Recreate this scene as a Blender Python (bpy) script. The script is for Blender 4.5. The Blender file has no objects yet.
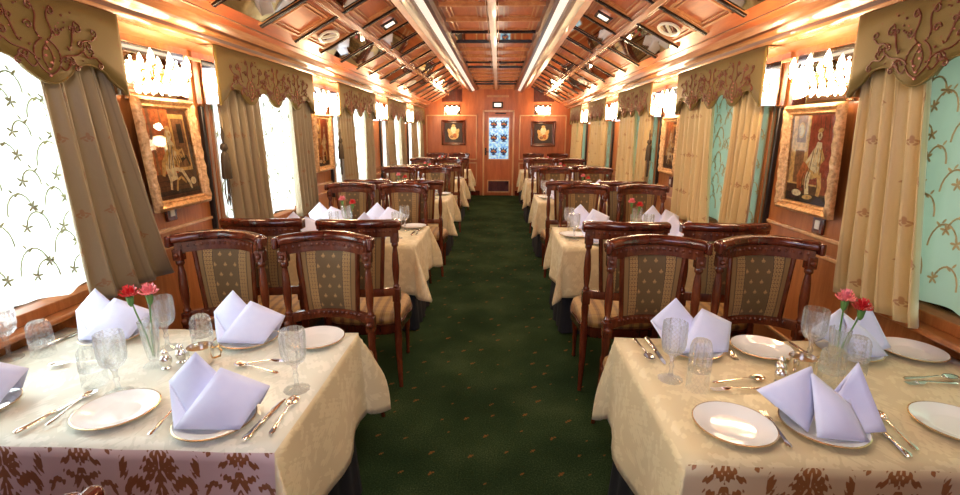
import bpy, math, random
from mathutils import Vector, Matrix
random.seed(7)
PI = math.pi
sin, cos = math.sin, math.cos
SC = bpy.context.scene
COL = SC.collection

# ------------------------------------------------------------------ mesh builder
class MB:
    def __init__(s): s.v = []; s.f = []; s.m = []; s.uv = {}; s.mi = 0
    def face(s, idx, uv=None):
        s.f.append(tuple(idx)); s.m.append(s.mi)
        if uv: s.uv[len(s.f) - 1] = uv
    def box(s, x0, x1, y0, y1, z0, z1):
        b = len(s.v)
        s.v += [(x, y, z) for z in (z0, z1) for y in (y0, y1) for x in (x0, x1)]
        for q in ((0, 2, 3, 1), (4, 5, 7, 6), (0, 1, 5, 4), (2, 6, 7, 3), (0, 4, 6, 2), (1, 3, 7, 5)):
            s.face([b + i for i in q])
        return s
    def cbox(s, c, d): return s.box(c[0] - d[0] / 2, c[0] + d[0] / 2, c[1] - d[1] / 2, c[1] + d[1] / 2, c[2] - d[2] / 2, c[2] + d[2] / 2)
    def lathe(s, prof, n=16, c=(0, 0, 0), flute=0.0, nf=8, M=None, a0=0.0, cap=True):
        b = len(s.v); k = len(prof)
        for (r, z) in prof:
            for j in range(n):
                a = a0 + 2 * PI * j / n
                rr = r * (1 + flute * cos(nf * a))
                p = Vector((rr * cos(a), rr * sin(a), z))
                if M is not None: p = M @ p
                s.v.append((p.x + c[0], p.y + c[1], p.z + c[2]))
        for i in range(k - 1):
            for j in range(n):
                s.face((b + i * n + j, b + i * n + (j + 1) % n, b + (i + 1) * n + (j + 1) % n, b + (i + 1) * n + j))
        if cap: s.face([b + j for j in range(n)][::-1]); s.face([b + (k - 1) * n + j for j in range(n)])
        return s
    def tube(s, pts, r, n=8, flat=1.0, up=None, cap=True):
        pts = [Vector(p) for p in pts]; k = len(pts); b = len(s.v)
        if not hasattr(r, '__len__'): r = [r] * k
        for i, p in enumerate(pts):
            t = (pts[min(i + 1, k - 1)] - pts[max(i - 1, 0)]).normalized()
            u = Vector(up) if up else (Vector((0, 0, 1)) if abs(t.z) < .9 else Vector((1, 0, 0)))
            a = t.cross(u).normalized(); w = a.cross(t).normalized()
            for j in range(n):
                an = 2 * PI * j / n
                q = p + a * (r[i] * cos(an)) + w * (r[i] * flat * sin(an))
                s.v.append(tuple(q))
        for i in range(k - 1):
            for j in range(n):
                s.face((b + i * n + j, b + (i + 1) * n + j, b + (i + 1) * n + (j + 1) % n, b + i * n + (j + 1) % n))
        if cap:
            s.face([b + j for j in range(n)]); s.face([b + (k - 1) * n + j for j in range(n)][::-1])
        return s
    def sweep(s, path, prof, closed=False):
        """prof: list of (a, b); path: list of (origin, axisA, axisB)."""
        b = len(s.v); k = len(prof); n = len(path)
        for (o, A, B) in path:
            for (pa, pb) in prof:
                q = Vector(o) + Vector(A) * pa + Vector(B) * pb; s.v.append(tuple(q))
        for i in range(n if closed else n - 1):
            i2 = (i + 1) % n
            for j in range(k):
                j2 = (j + 1) % k
                s.face((b + i * k + j, b + i2 * k + j, b + i2 * k + j2, b + i * k + j2))
        if not closed:
            s.face([b + j for j in range(k)]); s.face([b + (n - 1) * k + j for j in range(k)][::-1])
        return s
    def grid(s, fn, nu, nv, uvf=None, mat=None):
        b = len(s.v)
        for i in range(nu + 1):
            for j in range(nv + 1): s.v.append(tuple(fn(i / nu, j / nv)))
        for i in range(nu):
            for j in range(nv):
                q = [(i, j), (i + 1, j), (i + 1, j + 1), (i, j + 1)]
                s.face([b + a * (nv + 1) + c for a, c in q], [(uvf(a / nu, c / nv) if uvf else (a / nu, c / nv)) for a, c in q])
                if mat: s.m[-1] = mat((i + .5) / nu, (j + .5) / nv)
        return s
    def poly(s, pts):
        b = len(s.v); s.v += [tuple(p) for p in pts]; s.face(range(b, b + len(pts))); return s
    def sphere(s, c, r, nu=10, nv=6, sc=(1, 1, 1)):
        prof = [(max(1e-4, sin(PI * i / nv)) * r, -cos(PI * i / nv) * r) for i in range(nv + 1)]
        return s.lathe(prof, nu, c, M=Matrix.Diagonal(sc))
    def ellipse(s, c, a, b, rot, plane, n=10):
        """flat ellipse in plane 'yz' at x=c0"""
        pts = []
        for i in range(n):
            t = 2 * PI * i / n; p, q = a * cos(t), b * sin(t)
            p, q = p * cos(rot) - q * sin(rot), p * sin(rot) + q * cos(rot)
            pts.append((c[0], c[1] + p, c[2] + q) if plane == 'yz' else ((c[0] + p, c[1], c[2] + q) if plane == 'xz' else (c[0] + p, c[1] + q, c[2])))
        return s.poly(pts)
    def mesh(s, name, mats, ang=40):
        me = bpy.data.meshes.new(name)
        me.from_pydata(s.v, [], s.f)
        for m in (mats if isinstance(mats, (list, tuple)) else [mats]): me.materials.append(m)
        me.polygons.foreach_set('material_index', s.m)
        if s.uv:
            uv = me.uv_layers.new(name='UVMap')
            for fi, q in s.uv.items():
                for li, t in zip(me.polygons[fi].loop_indices, q): uv.data[li].uv = t
        me.validate(); me.update()
        if ang is not None:
            me.shade_smooth(); me.set_sharp_from_angle(angle=math.radians(ang))
        return me

def obj(name, mb, mats, parent=None, ang=40, bevel=0, solid=0, subd=0):
    me = mb if isinstance(mb, bpy.types.Mesh) else mb.mesh(name, mats, ang)
    o = bpy.data.objects.new(name, me); COL.objects.link(o); o.parent = parent
    if solid:
        m = o.modifiers.new('Solidify', 'SOLIDIFY'); m.thickness = solid; m.offset = 0
    if subd:
        m = o.modifiers.new('Subdivision', 'SUBSURF'); m.levels = subd; m.render_levels = subd
    if bevel:
        m = o.modifiers.new('Bevel', 'BEVEL'); m.width = bevel; m.segments = 2; m.limit_method = 'ANGLE'; m.angle_limit = math.radians(40)
    return o
def tag(o, label, cat, group=None, kind=None):
    o['label'] = label; o['category'] = cat
    if group: o['group'] = group
    if kind: o['kind'] = kind
    return o
def thing(name, label, cat, loc=(0, 0, 0), rz=0, group=None):
    o = bpy.data.objects.new(name, None); o.empty_display_size = .1; COL.objects.link(o)
    o.location = loc; o.rotation_euler = (0, 0, rz); return tag(o, label, cat, group)
def struct(name, mb, mats, parent=None, **k):
    o = obj(name, mb, mats, parent, **k)
    if parent is None: o['kind'] = 'structure'
    return o
def dup(root, loc=None, rz=None, label=None, scale=None):
    def cp(o, par):
        c = o.copy(); COL.objects.link(c); c.parent = par
        for ch in list(o.children): cp(ch, c)
        return c
    r = cp(root, None)
    if loc is not None: r.location = loc
    if rz is not None: r.rotation_euler = (0, 0, rz)
    if scale is not None: r.scale = scale
    if label: r['label'] = label
    return r
class Proto:
    """first call hands out the built thing itself, later calls copies of it"""
    def __init__(s, root): s.root = root; s.used = False
    def at(s, loc, rz=0, label=None, scale=None):
        if not s.used:
            s.used = True; r = s.root; r.location = loc; r.rotation_euler = (0, 0, rz)
            if scale: r.scale = scale
            if label: r['label'] = label
            return r
        return dup(s.root, loc, rz, label, scale or (1, 1, 1))

# ------------------------------------------------------------------ node helpers
class X:
    """tiny expression wrapper over Math nodes"""
    nt = None
    def __init__(s, v): s.v = v
    @staticmethod
    def op(o, *a, clamp=False):
        n = X.nt.nodes.new('ShaderNodeMath'); n.operation = o; n.use_clamp = clamp
        for i, q in enumerate(a):
            q = q.v if isinstance(q, X) else q
            if isinstance(q, (int, float)): n.inputs[i].default_value = q
            else: X.nt.links.new(q, n.inputs[i])
        return X(n.outputs[0])
    def __add__(s, o): return X.op('ADD', s, o)
    __radd__ = __add__
    def __sub__(s, o): return X.op('SUBTRACT', s, o)
    def __rsub__(s, o): return X.op('SUBTRACT', o, s)
    def __mul__(s, o): return X.op('MULTIPLY', s, o)
    __rmul__ = __mul__
    def __truediv__(s, o): return X.op('DIVIDE', s, o)
    def abs(s): return X.op('ABSOLUTE', s)
    def frac(s): return X.op('FRACT', s)
    def floor(s): return X.op('FLOOR', s)
    def sqrt(s): return X.op('SQRT', s)
    def sin(s): return X.op('SINE', s)
    def lt(s, o): return X.op('LESS_THAN', s, o)
    def gt(s, o): return X.op('GREATER_THAN', s, o)
    def min(s, o): return X.op('MINIMUM', s, o)
    def max(s, o): return X.op('MAXIMUM', s, o)
    def mod(s, o): return X.op('FLOORED_MODULO', s, o)
def sstep(e0, e1, x):
    n = X.nt.nodes.new('ShaderNodeMapRange'); n.interpolation_type = 'SMOOTHSTEP'
    n.inputs['From Min'].default_value = e0; n.inputs['From Max'].default_value = e1
    X.nt.links.new(x.v, n.inputs['Value']); return X(n.outputs['Result'])
def ell(x, y, cx, cy, a, b, rot=0.0):
    dx, dy = x - cx, y - cy; c, s = cos(rot), sin(rot)
    p = (dx * c + dy * s) / a; q = (dy * c - dx * s) / b
    return (p * p + q * q).sqrt() - 1.0
def ring(x, y, cx, cy, r, w):
    dx, dy = x - cx, y - cy
    return (((dx * dx + dy * dy).sqrt() - r).abs() - w) / w
def umin(*a):
    r = a[0]
    for q in a[1:]: r = r.min(q)
    return r
class Mat:
    def __init__(s, name):
        s.m = bpy.data.materials.new(name); s.m.use_nodes = True; s.nt = s.m.node_tree; X.nt = s.nt
        s.b = s.nt.nodes['Principled BSDF']; s.out = s.nt.nodes['Material Output']
    def n(s, t, **k):
        x = s.nt.nodes.new(t)
        for a, b in k.items(): setattr(x, a, b)
        return x
    def l(s, a, b):
        s.nt.links.new(a.v if isinstance(a, X) else a, b)
    def set(s, **k):
        for a, v in k.items():
            i = s.b.inputs[a.replace('_', ' ')]
            if isinstance(v, (X,)) or hasattr(v, 'is_linked'): s.l(v, i)
            else: i.default_value = (*v, 1) if isinstance(v, tuple) and len(v) == 3 else v
        return s
    def coord(s, kind='Object', scale=(1, 1, 1), rot=(0, 0, 0)):
        t = s.n('ShaderNodeTexCoord'); mp = s.n('ShaderNodeMapping')
        mp.inputs['Scale'].default_value = scale; mp.inputs['Rotation'].default_value = rot
        s.l(t.outputs[kind], mp.inputs['Vector']); return mp.outputs['Vector']
    def xyz(s, kind='Object'):
        t = s.n('ShaderNodeTexCoord'); sp = s.n('ShaderNodeSeparateXYZ'); s.l(t.outputs[kind], sp.inputs[0])
        return [X(o) for o in sp.outputs]
    def noise(s, vec, scale=5, detail=3, rough=.5, dist=0):
        x = s.n('ShaderNodeTexNoise'); x.inputs['Scale'].default_value = scale; x.inputs['Detail'].default_value = detail
        x.inputs['Roughness'].default_value = rough; x.inputs['Distortion'].default_value = dist
        if vec is not None: s.l(vec, x.inputs['Vector'])
        return X(x.outputs[0])
    def ramp(s, fac, *stops):
        r = s.n('ShaderNodeValToRGB'); e = r.color_ramp.elements
        while len(e) < len(stops): e.new(.5)
        for q, (p, c) in zip(e, stops): q.position = p; q.color = (*c, 1)
        s.l(fac, r.inputs[0]); return r.outputs[0]
    def mix(s, f, a, b):
        n = s.n('ShaderNodeMix', data_type='RGBA'); ins = [i for i in n.inputs if i.enabled or True]
        F, A, B = n.inputs[0], n.inputs[6], n.inputs[7]
        for i, v in ((F, f), (A, a), (B, b)):
            if isinstance(v, X) or hasattr(v, 'is_linked'): s.l(v, i)
            elif isinstance(v, tuple): i.default_value = (*v, 1)
            else: i.default_value = v
        return n.outputs[2]
    def bump(s, h, strength=.3, dist=.01):
        b = s.n('ShaderNodeBump'); b.inputs['Strength'].default_value = strength; b.inputs['Distance'].default_value = dist
        s.l(h, b.inputs['Height']); s.l(b.outputs[0], s.b.inputs['Normal']); return s

def wood(name, dark, mid, light, rough=.22, scale=(14, 14, 1.6), coat=.5, kind='Object'):
    m = Mat(name); v = m.coord(kind, scale)
    n1 = m.noise(v, 1.2, 5, .6, .8); n2 = m.noise(v, 7, 3, .6)
    f = n1 * .75 + n2 * .25
    m.set(Base_Color=m.ramp(f, (.3, dark), (.5, mid), (.72, light)), Roughness=rough, Coat_Weight=coat, Coat_Roughness=.08)
    m.bump(n2, .06, .004); return m.m
def plain(name, col, rough=.5, metal=0, **k):
    m = Mat(name); m.set(Base_Color=col, Roughness=rough, Metallic=metal, **k); return m.m

M = {}
M['wall_wood'] = wood('wall veneer', (.25, .075, .020), (.37, .12, .033), (.49, .185, .058), .3, (14, 14, 1.6), .2)
M['end_wood'] = wood('end wall veneer', (.30, .068, .016), (.42, .105, .026), (.54, .155, .042), .35, (9, 9, 1.2), .12)
M['ceil_wood'] = wood('ceiling panel veneer', (.34, .075, .026), (.50, .13, .045), (.62, .19, .06), .36, (10, 1.6, 10), .08)
M['corn_wood'] = wood('cornice wood', (.32, .11, .04), (.48, .20, .08), (.66, .36, .16), .22, (14, 1.2, 14), .4)
M['rib_wood'] = wood('rib wood', (.30, .09, .03), (.44, .16, .06), (.58, .26, .11), .25, (14, 1.5, 14), .4)
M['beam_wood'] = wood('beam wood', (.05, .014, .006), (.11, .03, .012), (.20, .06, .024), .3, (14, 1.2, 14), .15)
M['centre_wood'] = wood('centre panel frames', (.42, .15, .05), (.56, .24, .09), (.70, .36, .16), .35, (14, 1.5, 14), .1)
M['rib_dark'] = plain('dark rib', (.018, .008, .006), .25)
M['mahog'] = wood('mahogany', (.030, .005, .003), (.085, .012, .006), (.16, .028, .010), .18, (11, 11, 2.5), .6)
M['mahog2'] = wood('carved mahogany', (.040, .008, .004), (.11, .021, .008), (.20, .048, .015), .24, (14, 14, 3), .4)
M['trim_light'] = wood('light trim', (.50, .24, .10), (.62, .34, .16), (.74, .46, .24), .2, (10, 10, 1.5))
M['tass'] = plain('dark olive cord', (.06, .04, .02), .6)
M['black'] = plain('black post', (.012, .009, .010), .3)
M['brass'] = plain('brass', (.72, .45, .16), .22, 1)
M['silver'] = plain('polished silver', (.83, .80, .74), .13, 1)
M['mirror'] = plain('smoked mirror', (.62, .60, .48), .03, 1)
M['mirror2'] = plain('clear mirror', (.92, .88, .80), .03, 1)
M['white'] = plain('white paint', (.82, .80, .74), .35)
M['strip'] = plain('glowing cream strip', (.95, .93, .88), .25, 0, Emission_Color=(1, .93, .82), Emission_Strength=.55)  # glow added so the strip stays bright white
M['dark'] = plain('dark recess', (.02, .012, .01), .5)
M['skirt'] = plain('navy undercloth', (.006, .007, .014), .75)
M['porcelain'] = plain('porcelain', (.86, .86, .86), .12, 0, Coat_Weight=.6)
M['plate_rim'] = plain('gold rim', (.72, .52, .30), .25, .8)
M['petal_red'] = plain('red petals', (.62, .012, .02), .55)
M['petal_pink'] = plain('pink petals', (.85, .23, .27), .55)
M['stem'] = plain('stem green', (.09, .22, .05), .5)
M['rosewater'] = plain('tea water', (.35, .2, .08), .1)

def gold_carved():
    m = Mat('carved gilt'); v = m.coord('Object')
    n = m.noise(v, 55, 4, .6); w = m.noise(v, 18, 2)
    f = n * .7 + w * .3
    m.set(Base_Color=m.ramp(f, (.3, (.34, .16, .055)), (.55, (.76, .46, .22)), (.8, (.95, .70, .42))), Metallic=.55, Roughness=.34)
    m.bump(f, .7, .012); return m.m
M['gilt'] = gold_carved()

def damask(name, ground, thread, gr, tr, cell=(.30, .34), crisp=.12):
    m = Mat(name); u, v, _ = m.xyz('UV')
    nz = m.noise(m.coord('UV', (1, 1, 1)), 70, 4, .7) - .5
    st = (m.noise(m.coord('UV', (1, 1, 1)), 26, 2) - .5) * .9
    col = (u / cell[0]).floor()
    p = ((u / cell[0]).frac() - .5).abs(); q = (v / cell[1] + col.mod(2.0) * .5).frac() - .5
    es = [ell(p, q, 0, .10, .045, .13), ell(p, q, 0, -.10, .06, .05)]
    for i, (an, ln) in enumerate(((.45, .13), (.9, .13), (1.4, .12), (1.95, .10))):
        es.append(ell(p, q, .135 * sin(an), -.02 + .15 * cos(an), .036, ln * .62, -an))
    for i in range(7):                       # acanthus scroll of growing lobes
        t = -1.0 + i * .62; r_ = .10; sz = .030 + .007 * i
        es.append(ell(p, q, .31 + r_ * cos(t), -.22 + r_ * sin(t), sz, .026 + .004 * i, t + .9))
    for i in range(5):
        t = 2.4 - i * .6; sz = .026 + .006 * i
        es.append(ell(p, q, .33 + .085 * cos(t), .27 + .085 * sin(t), sz, .024, t - .9))
    es += [ell(p, q, 0, -.27, .05, .10), ell(p, q, .07, -.38, .085, .03, .8), ell(p, q, .05, .36, .085, .032, -.9), ell(p, q, .15, .42, .07, .03, .4), ell(p, q, .18, -.42, .06, .028, -.4), ell(p, q, .46, .03, .05, .09), ell(p, q, 0, .47, .05, .05)]
    d = umin(*es)
    vein = (ell(p, q, 0, .10, .010, .10).min(ell(p, q, .09, .115, .010, .06, -.6))).min(ell(p, q, 0, -.27, .012, .07))
    d = d.max(vein * -1.0) + nz * 1.2 + st * .6 - .22 + ((p * 1.0 + q * .6) * 95.0).sin() * .32
    f = 1.0 - sstep(-crisp, crisp, d)
    m.set(Base_Color=m.mix(f, ground, thread), Roughness=X(f.v) * (tr - gr) + gr, Sheen_Weight=.15)
    w = m.noise(m.coord('UV', (1, 1, 1)), 9, 3)
    m.bump(f * .5 + w * 1.2, .18, .006)
    return m.m
M['cloth'] = damask('cream damask', (.64, .52, .31), (.72, .60, .37), .5, .34)
M['cloth_lit'] = damask('window lit damask', (.68, .67, .57), (.77, .75, .65), .5, .32)  # same cloth, cool window light on the front left tabletop painted in
M['shade_l'] = damask('shaded damask front lilac', (.58, .42, .42), (.22, .07, .022), .5, .4, (.23, .28), .10)  # both front drops: same cloth, sheen and shade contrast put into the colours
M['shade_r'] = damask('shaded damask front cream', (.66, .53, .32), (.31, .12, .03), .5, .4, (.23, .28), .10)

def fleur(x, y, s):
    return umin(ell(x, y, 0, .30 * s, .17 * s, .46 * s), ell(x.abs(), y, .38 * s, .0, .14 * s, .36 * s, .9), ell(x.abs(), y, .26 * s, -.42 * s, .12 * s, .26 * s, -.6), ell(x, y, 0, -.15 * s, .16 * s, .2 * s))
def upholstery():
    m = Mat('striped brocade'); u, v, _ = m.xyz('UV')      # u across 0..1, v up 0..1
    x = (u - .5).abs()
    weave = m.noise(m.coord('UV', (60, 200, 1)), 3, 2)
    ry = (v * 6.0); row = ry.floor(); fx = ((u * 5.2 + .5 * row.mod(2.0)).frac() - .5) / 5.2 * 1.0; fy = (ry.frac() - .5) / 6.0
    fl = 1.0 - sstep(-.25, .25, fleur(fx, fy, .050))
    cen = 1.0 - sstep(.225, .235, x)
    band = (x.gt(.245)) * (x.lt(.40))
    bx = ((x - .245) / .155 * 3.0).frac() - .5; by = (v * 16.0).frac() - .5
    ch = 1.0 - sstep(-.2, .2, ring(bx, by, 0, 0, .32, .11))
    c1 = m.mix(fl, (.125, .070, .020), (.46, .25, .085))
    c2 = m.mix(ch, (.16, .075, .022), (.46, .27, .09))
    line = sstep(.0, .012, (x - .24).abs()); line2 = sstep(.0, .012, (x - .41).abs())
    c3 = m.mix(cen, (.24, .13, .038), c1)
    c4 = m.mix(band, c3, c2)
    c5 = m.mix(line * line2, (.03, .015, .008), c4)
    m.set(Base_Color=c5, Roughness=.62, Sheen_Weight=.25)
    m.bump(weave + fl * .5 + ch * .5, .25, .003); return m.m
M['uphol'] = upholstery()
def seatfab():
    m = Mat('gold plaid silk'); x, y, z = m.xyz('Object')
    a = (x * 16.0).frac(); b = (y * 16.0).frac()
    f = sstep(.45, .6, (a - .5).abs() * 2.0) * .5 + sstep(.86, .95, (b - .5).abs() * 2.0) * .4 + sstep(.86, .93, (a - .5).abs() * 2.0) * .3
    m.set(Base_Color=m.ramp(f, (0, (.34, .185, .045)), (.6, (.20, .095, .022)), (1, (.09, .036, .010))), Roughness=.5, Sheen_Weight=.05)
    return m.m
M['seat'] = seatfab()
def carpet():
    m = Mat('green carpet'); x, y, z = m.xyz('Object')
    n = m.noise(m.coord('Object'), 130, 5, .8); n2 = m.noise(m.coord('Object'), 2.2, 2); n3 = m.noise(m.coord('Object'), 60, 2)
    cy = y / .17; row = cy.floor(); px = (x / .19 + row.mod(2.0) * .5); col = px.floor()
    jx = ((row * 12.99 + col * 78.2).sin() * 43.75).frac() - .5; jy = ((row * 39.3 + col * 11.1).sin() * 23.4).frac() - .5
    dx = (px.frac() - .5) * .19 + jx * .11; dy = (cy.frac() - .5) * .17 + jy * .10
    sz = ((row * 7.7 + col * 31.1).sin() * 17.3).frac() * .7 + .35; dx = dx / sz; dy = dy / sz
    d = umin(ell(dx, dy, 0, 0, .007, .010, .5), ell(dx, dy, .012, .008, .006, .005), ell(dx, dy, -.010, -.010, .005, .007))
    mot = (1.0 - sstep(-.3, .4, d + (n3 - .5) * 2.4)) * .7
    base = m.ramp(n * .7 + n2 * .3, (.36, (.005, .013, .004)), (.5, (.019, .037, .012)), (.64, (.060, .085, .034)))
    m.set(Base_Color=m.mix(mot, base, (.26, .085, .02)), Roughness=1.0, Specular_IOR_Level=.08)
    m.bump(n, .6, .012); return m.m
M['carpet'] = carpet()
def curtain_mat(name, ground, stripe, motif):
    m = Mat(name); u, v, _ = m.xyz('UV')                   # metres of cloth
    nz = m.noise(m.coord('UV', (9, 1, 1)), 30, 2)
    s = (u / .09).frac(); ln = 1.0 - sstep(.0, .05, (s - .5).abs())
    row = (v / .17).floor(); fx = ((u / .18 + row.mod(2.0) * .5).frac() - .5) * .18; fy = ((v / .17).frac() - .5) * .17
    f = 1.0 - sstep(-.3, .3, fleur(fx, fy, .030))
    c = m.mix(ln * .55, ground, stripe); c = m.mix(f * .8, c, motif)
    c = m.mix(nz * .25, c, stripe)
    m.set(Base_Color=c, Roughness=.42, Sheen_Weight=.4)
    t = m.n('ShaderNodeBsdfTranslucent'); m.l(c, t.inputs[0])
    mx = m.n('ShaderNodeMixShader'); mx.inputs[0].default_value = .12
    m.l(m.b.outputs[0], mx.inputs[1]); m.l(t.outputs[0], mx.inputs[2]); m.l(mx.outputs[0], m.out.inputs[0])
    m.bump(nz, .12, .003); return m.m
M['curt_l'] = curtain_mat('olive silk curtain', (.36, .27, .15), (.22, .145, .075), (.32, .14, .05))
M['curt_r'] = curtain_mat('gold silk curtain', (.68, .49, .22), (.46, .28, .10), (.38, .14, .04))
def pelmet_mat():
    m = Mat('olive velvet'); v = m.coord('UV', (1, 1, 1))
    n = m.noise(v, 300, 2); vo = m.n('ShaderNodeTexVoronoi'); vo.inputs['Scale'].default_value = 26; m.l(v, vo.inputs['Vector'])
    d = 1.0 - sstep(.10, .17, X(vo.outputs['Distance']))
    base = m.mix(n, (.135, .085, .013), (.21, .135, .024))
    m.set(Base_Color=m.mix(d * .75, base, (.20, .05, .02)), Roughness=.7, Sheen_Weight=.05)
    m.bump(n, .15, .003); return m.m
M['pelmet'] = pelmet_mat()
M['embroid'] = plain('russet embroidery', (.16, .034, .014), .5)
M['bead'] = plain('beads', (.75, .28, .22), .2, .4)
def sheer_mat(name, col, tr):
    m = Mat(name); nt = m.nt
    t = m.n('ShaderNodeBsdfTransparent'); t.inputs[0].default_value = (*col, 1)
    tl = m.n('ShaderNodeBsdfTranslucent'); tl.inputs[0].default_value = (*col, 1)
    df = m.n('ShaderNodeBsdfDiffuse'); df.inputs[0].default_value = (*col, 1)
    a = m.n('ShaderNodeMixShader'); a.inputs[0].default_value = .35; m.l(tl.outputs[0], a.inputs[1]); m.l(df.outputs[0], a.inputs[2])
    b = m.n('ShaderNodeMixShader'); b.inputs[0].default_value = tr; m.l(a.outputs[0], b.inputs[1]); m.l(t.outputs[0], b.inputs[2])
    m.l(b.outputs[0], m.out.inputs[0]); return m.m
M['sheer_l'] = sheer_mat('white voile', (.93, .97, .97), .30)
M['sheer_r'] = sheer_mat('sea green voile', (.70, .84, .74), .35)
M['vine_l'] = plain('olive thread', (.36, .38, .22), .6)
M['vine_r'] = plain('brown thread', (.42, .30, .14), .6)
def pane_mat(name, tint, gloss=.10):
    m = Mat(name)
    t = m.n('ShaderNodeBsdfTransparent'); t.inputs[0].default_value = (*tint, 1)
    g = m.n('ShaderNodeBsdfGlossy'); g.inputs['Roughness'].default_value = .02
    fr = m.n('ShaderNodeFresnel'); fr.inputs[0].default_value = 1.45
    x = m.n('ShaderNodeMixShader'); m.l(fr.outputs[0], x.inputs[0]); m.l(t.outputs[0], x.inputs[1]); m.l(g.outputs[0], x.inputs[2])
    m.l(x.outputs[0], m.out.inputs[0]); return m.m
M['pane'] = pane_mat('window glass', (.95, .98, .97))
M['picglass'] = pane_mat('picture glass', (.97, .97, .97))
def crystal():
    m = Mat('cut crystal')
    m.set(Base_Color=(.98, .99, 1.0), Roughness=.02, IOR=1.45); m.b.inputs['Transmission Weight'].default_value = 1
    t = m.n('ShaderNodeBsdfTransparent'); t.inputs[0].default_value = (.97, .985, .985, 1)
    x = m.n('ShaderNodeMixShader'); x.inputs[0].default_value = .62
    m.l(m.b.outputs[0], x.inputs[1]); m.l(t.outputs[0], x.inputs[2])
    ox, oy, oz = m.xyz('Object')                          # diamond cuts that scatter white
    g = m.n('ShaderNodeMath', operation='ARCTAN2'); m.l(oy, g.inputs[0]); m.l(ox, g.inputs[1]); an = X(g.outputs[0]) * (8 / PI)
    cut = ((an + oz * 60.0).frac() - .5).abs().max(((an - oz * 60.0).frac() - .5).abs())
    f = sstep(.42, .49, cut) * .20 + .02
    d = m.n('ShaderNodeBsdfDiffuse'); d.inputs[0].default_value = (.95, .97, 1, 1); tl = m.n('ShaderNodeBsdfTranslucent'); tl.inputs[0].default_value = (.95, .97, 1, 1)
    dd = m.n('ShaderNodeMixShader'); m.l(d.outputs[0], dd.inputs[1]); m.l(tl.outputs[0], dd.inputs[2])
    y = m.n('ShaderNodeMixShader'); m.l(f, y.inputs[0]); m.l(x.outputs[0], y.inputs[1]); m.l(dd.outputs[0], y.inputs[2])
    m.l(y.outputs[0], m.out.inputs[0])
    return m.m
M['crystal'] = crystal()
def emit(name, col, s):
    m = Mat(name); m.set(Base_Color=(.9, .85, .75), Emission_Color=col, Emission_Strength=s, Roughness=.2); return m.m
M['glow'] = emit('lit crystal drop', (1, .84, .56), 14)
M['lamp'] = emit('lit white panel', (1, .92, .80), 1.0)
def napkin():
    m = Mat('napkin linen'); n = m.noise(m.coord('Object'), 40, 3)
    m.set(Base_Color=m.mix(n, (.66, .68, .92), (.74, .76, .97)), Roughness=.7, Sheen_Weight=.1); m.bump(n, .08, .004)
    return m.m
M['napkin'] = napkin()
def stained():
    m = Mat('blue etched glass'); n = m.noise(m.coord('Object'), 16, 4, .6)
    m.set(Base_Color=m.ramp(n, (.3, (.10, .28, .55)), (.5, (.30, .58, .82)), (.7, (.72, .88, .96))), Roughness=.15, Emission_Color=m.ramp(n, (.3, (.04, .18, .5)), (.5, (.2, .5, .85)), (.7, (.75, .9, 1))), Emission_Strength=.55)
    return m.m
M['stained'] = stained()
for k, c in dict(p_brown=(.13, .045, .016), p_red=(.42, .07, .025), p_gold=(.85, .52, .18), p_cream=(1.0, .82, .52), p_dark=(.03, .014, .01), p_orange=(.62, .18, .045), p_wall=(.34, .15, .055), p_green=(.02, .10, .06), p_blue=(.012, .05, .16), p_yel=(.75, .42, .04)).items():
    m_ = Mat('paint ' + k[2:]); n_ = m_.noise(m_.coord('Object'), 38, 4, .65)
    m_.set(Base_Color=m_.ramp(n_, (.32, tuple(q * .55 for q in c)), (.5, c), (.7, tuple(min(1, q * 1.35 + .02) for q in c))), Roughness=.45); M[k] = m_.m

# ------------------------------------------------------------------ dimensions
W = 1.93          # half width of the carriage
YE = 12.35        # end wall
YB = -1.6         # wall behind the camera
TH = .72
SIDES = (('left', -1), ('right', 1))
PEL = {'left': [(3.23 + 2.48 * k, 4.90 + 2.48 * k) for k in range(-1, 4)], 'right': [(3.33 + 2.35 * k, 4.87 + 2.35 * k) for k in range(-1, 4)]}
PEL['left'][-1] = (PEL['left'][-1][0], 12.22)
ORD = ('front', 'second', 'third', 'fourth', 'last')

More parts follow.
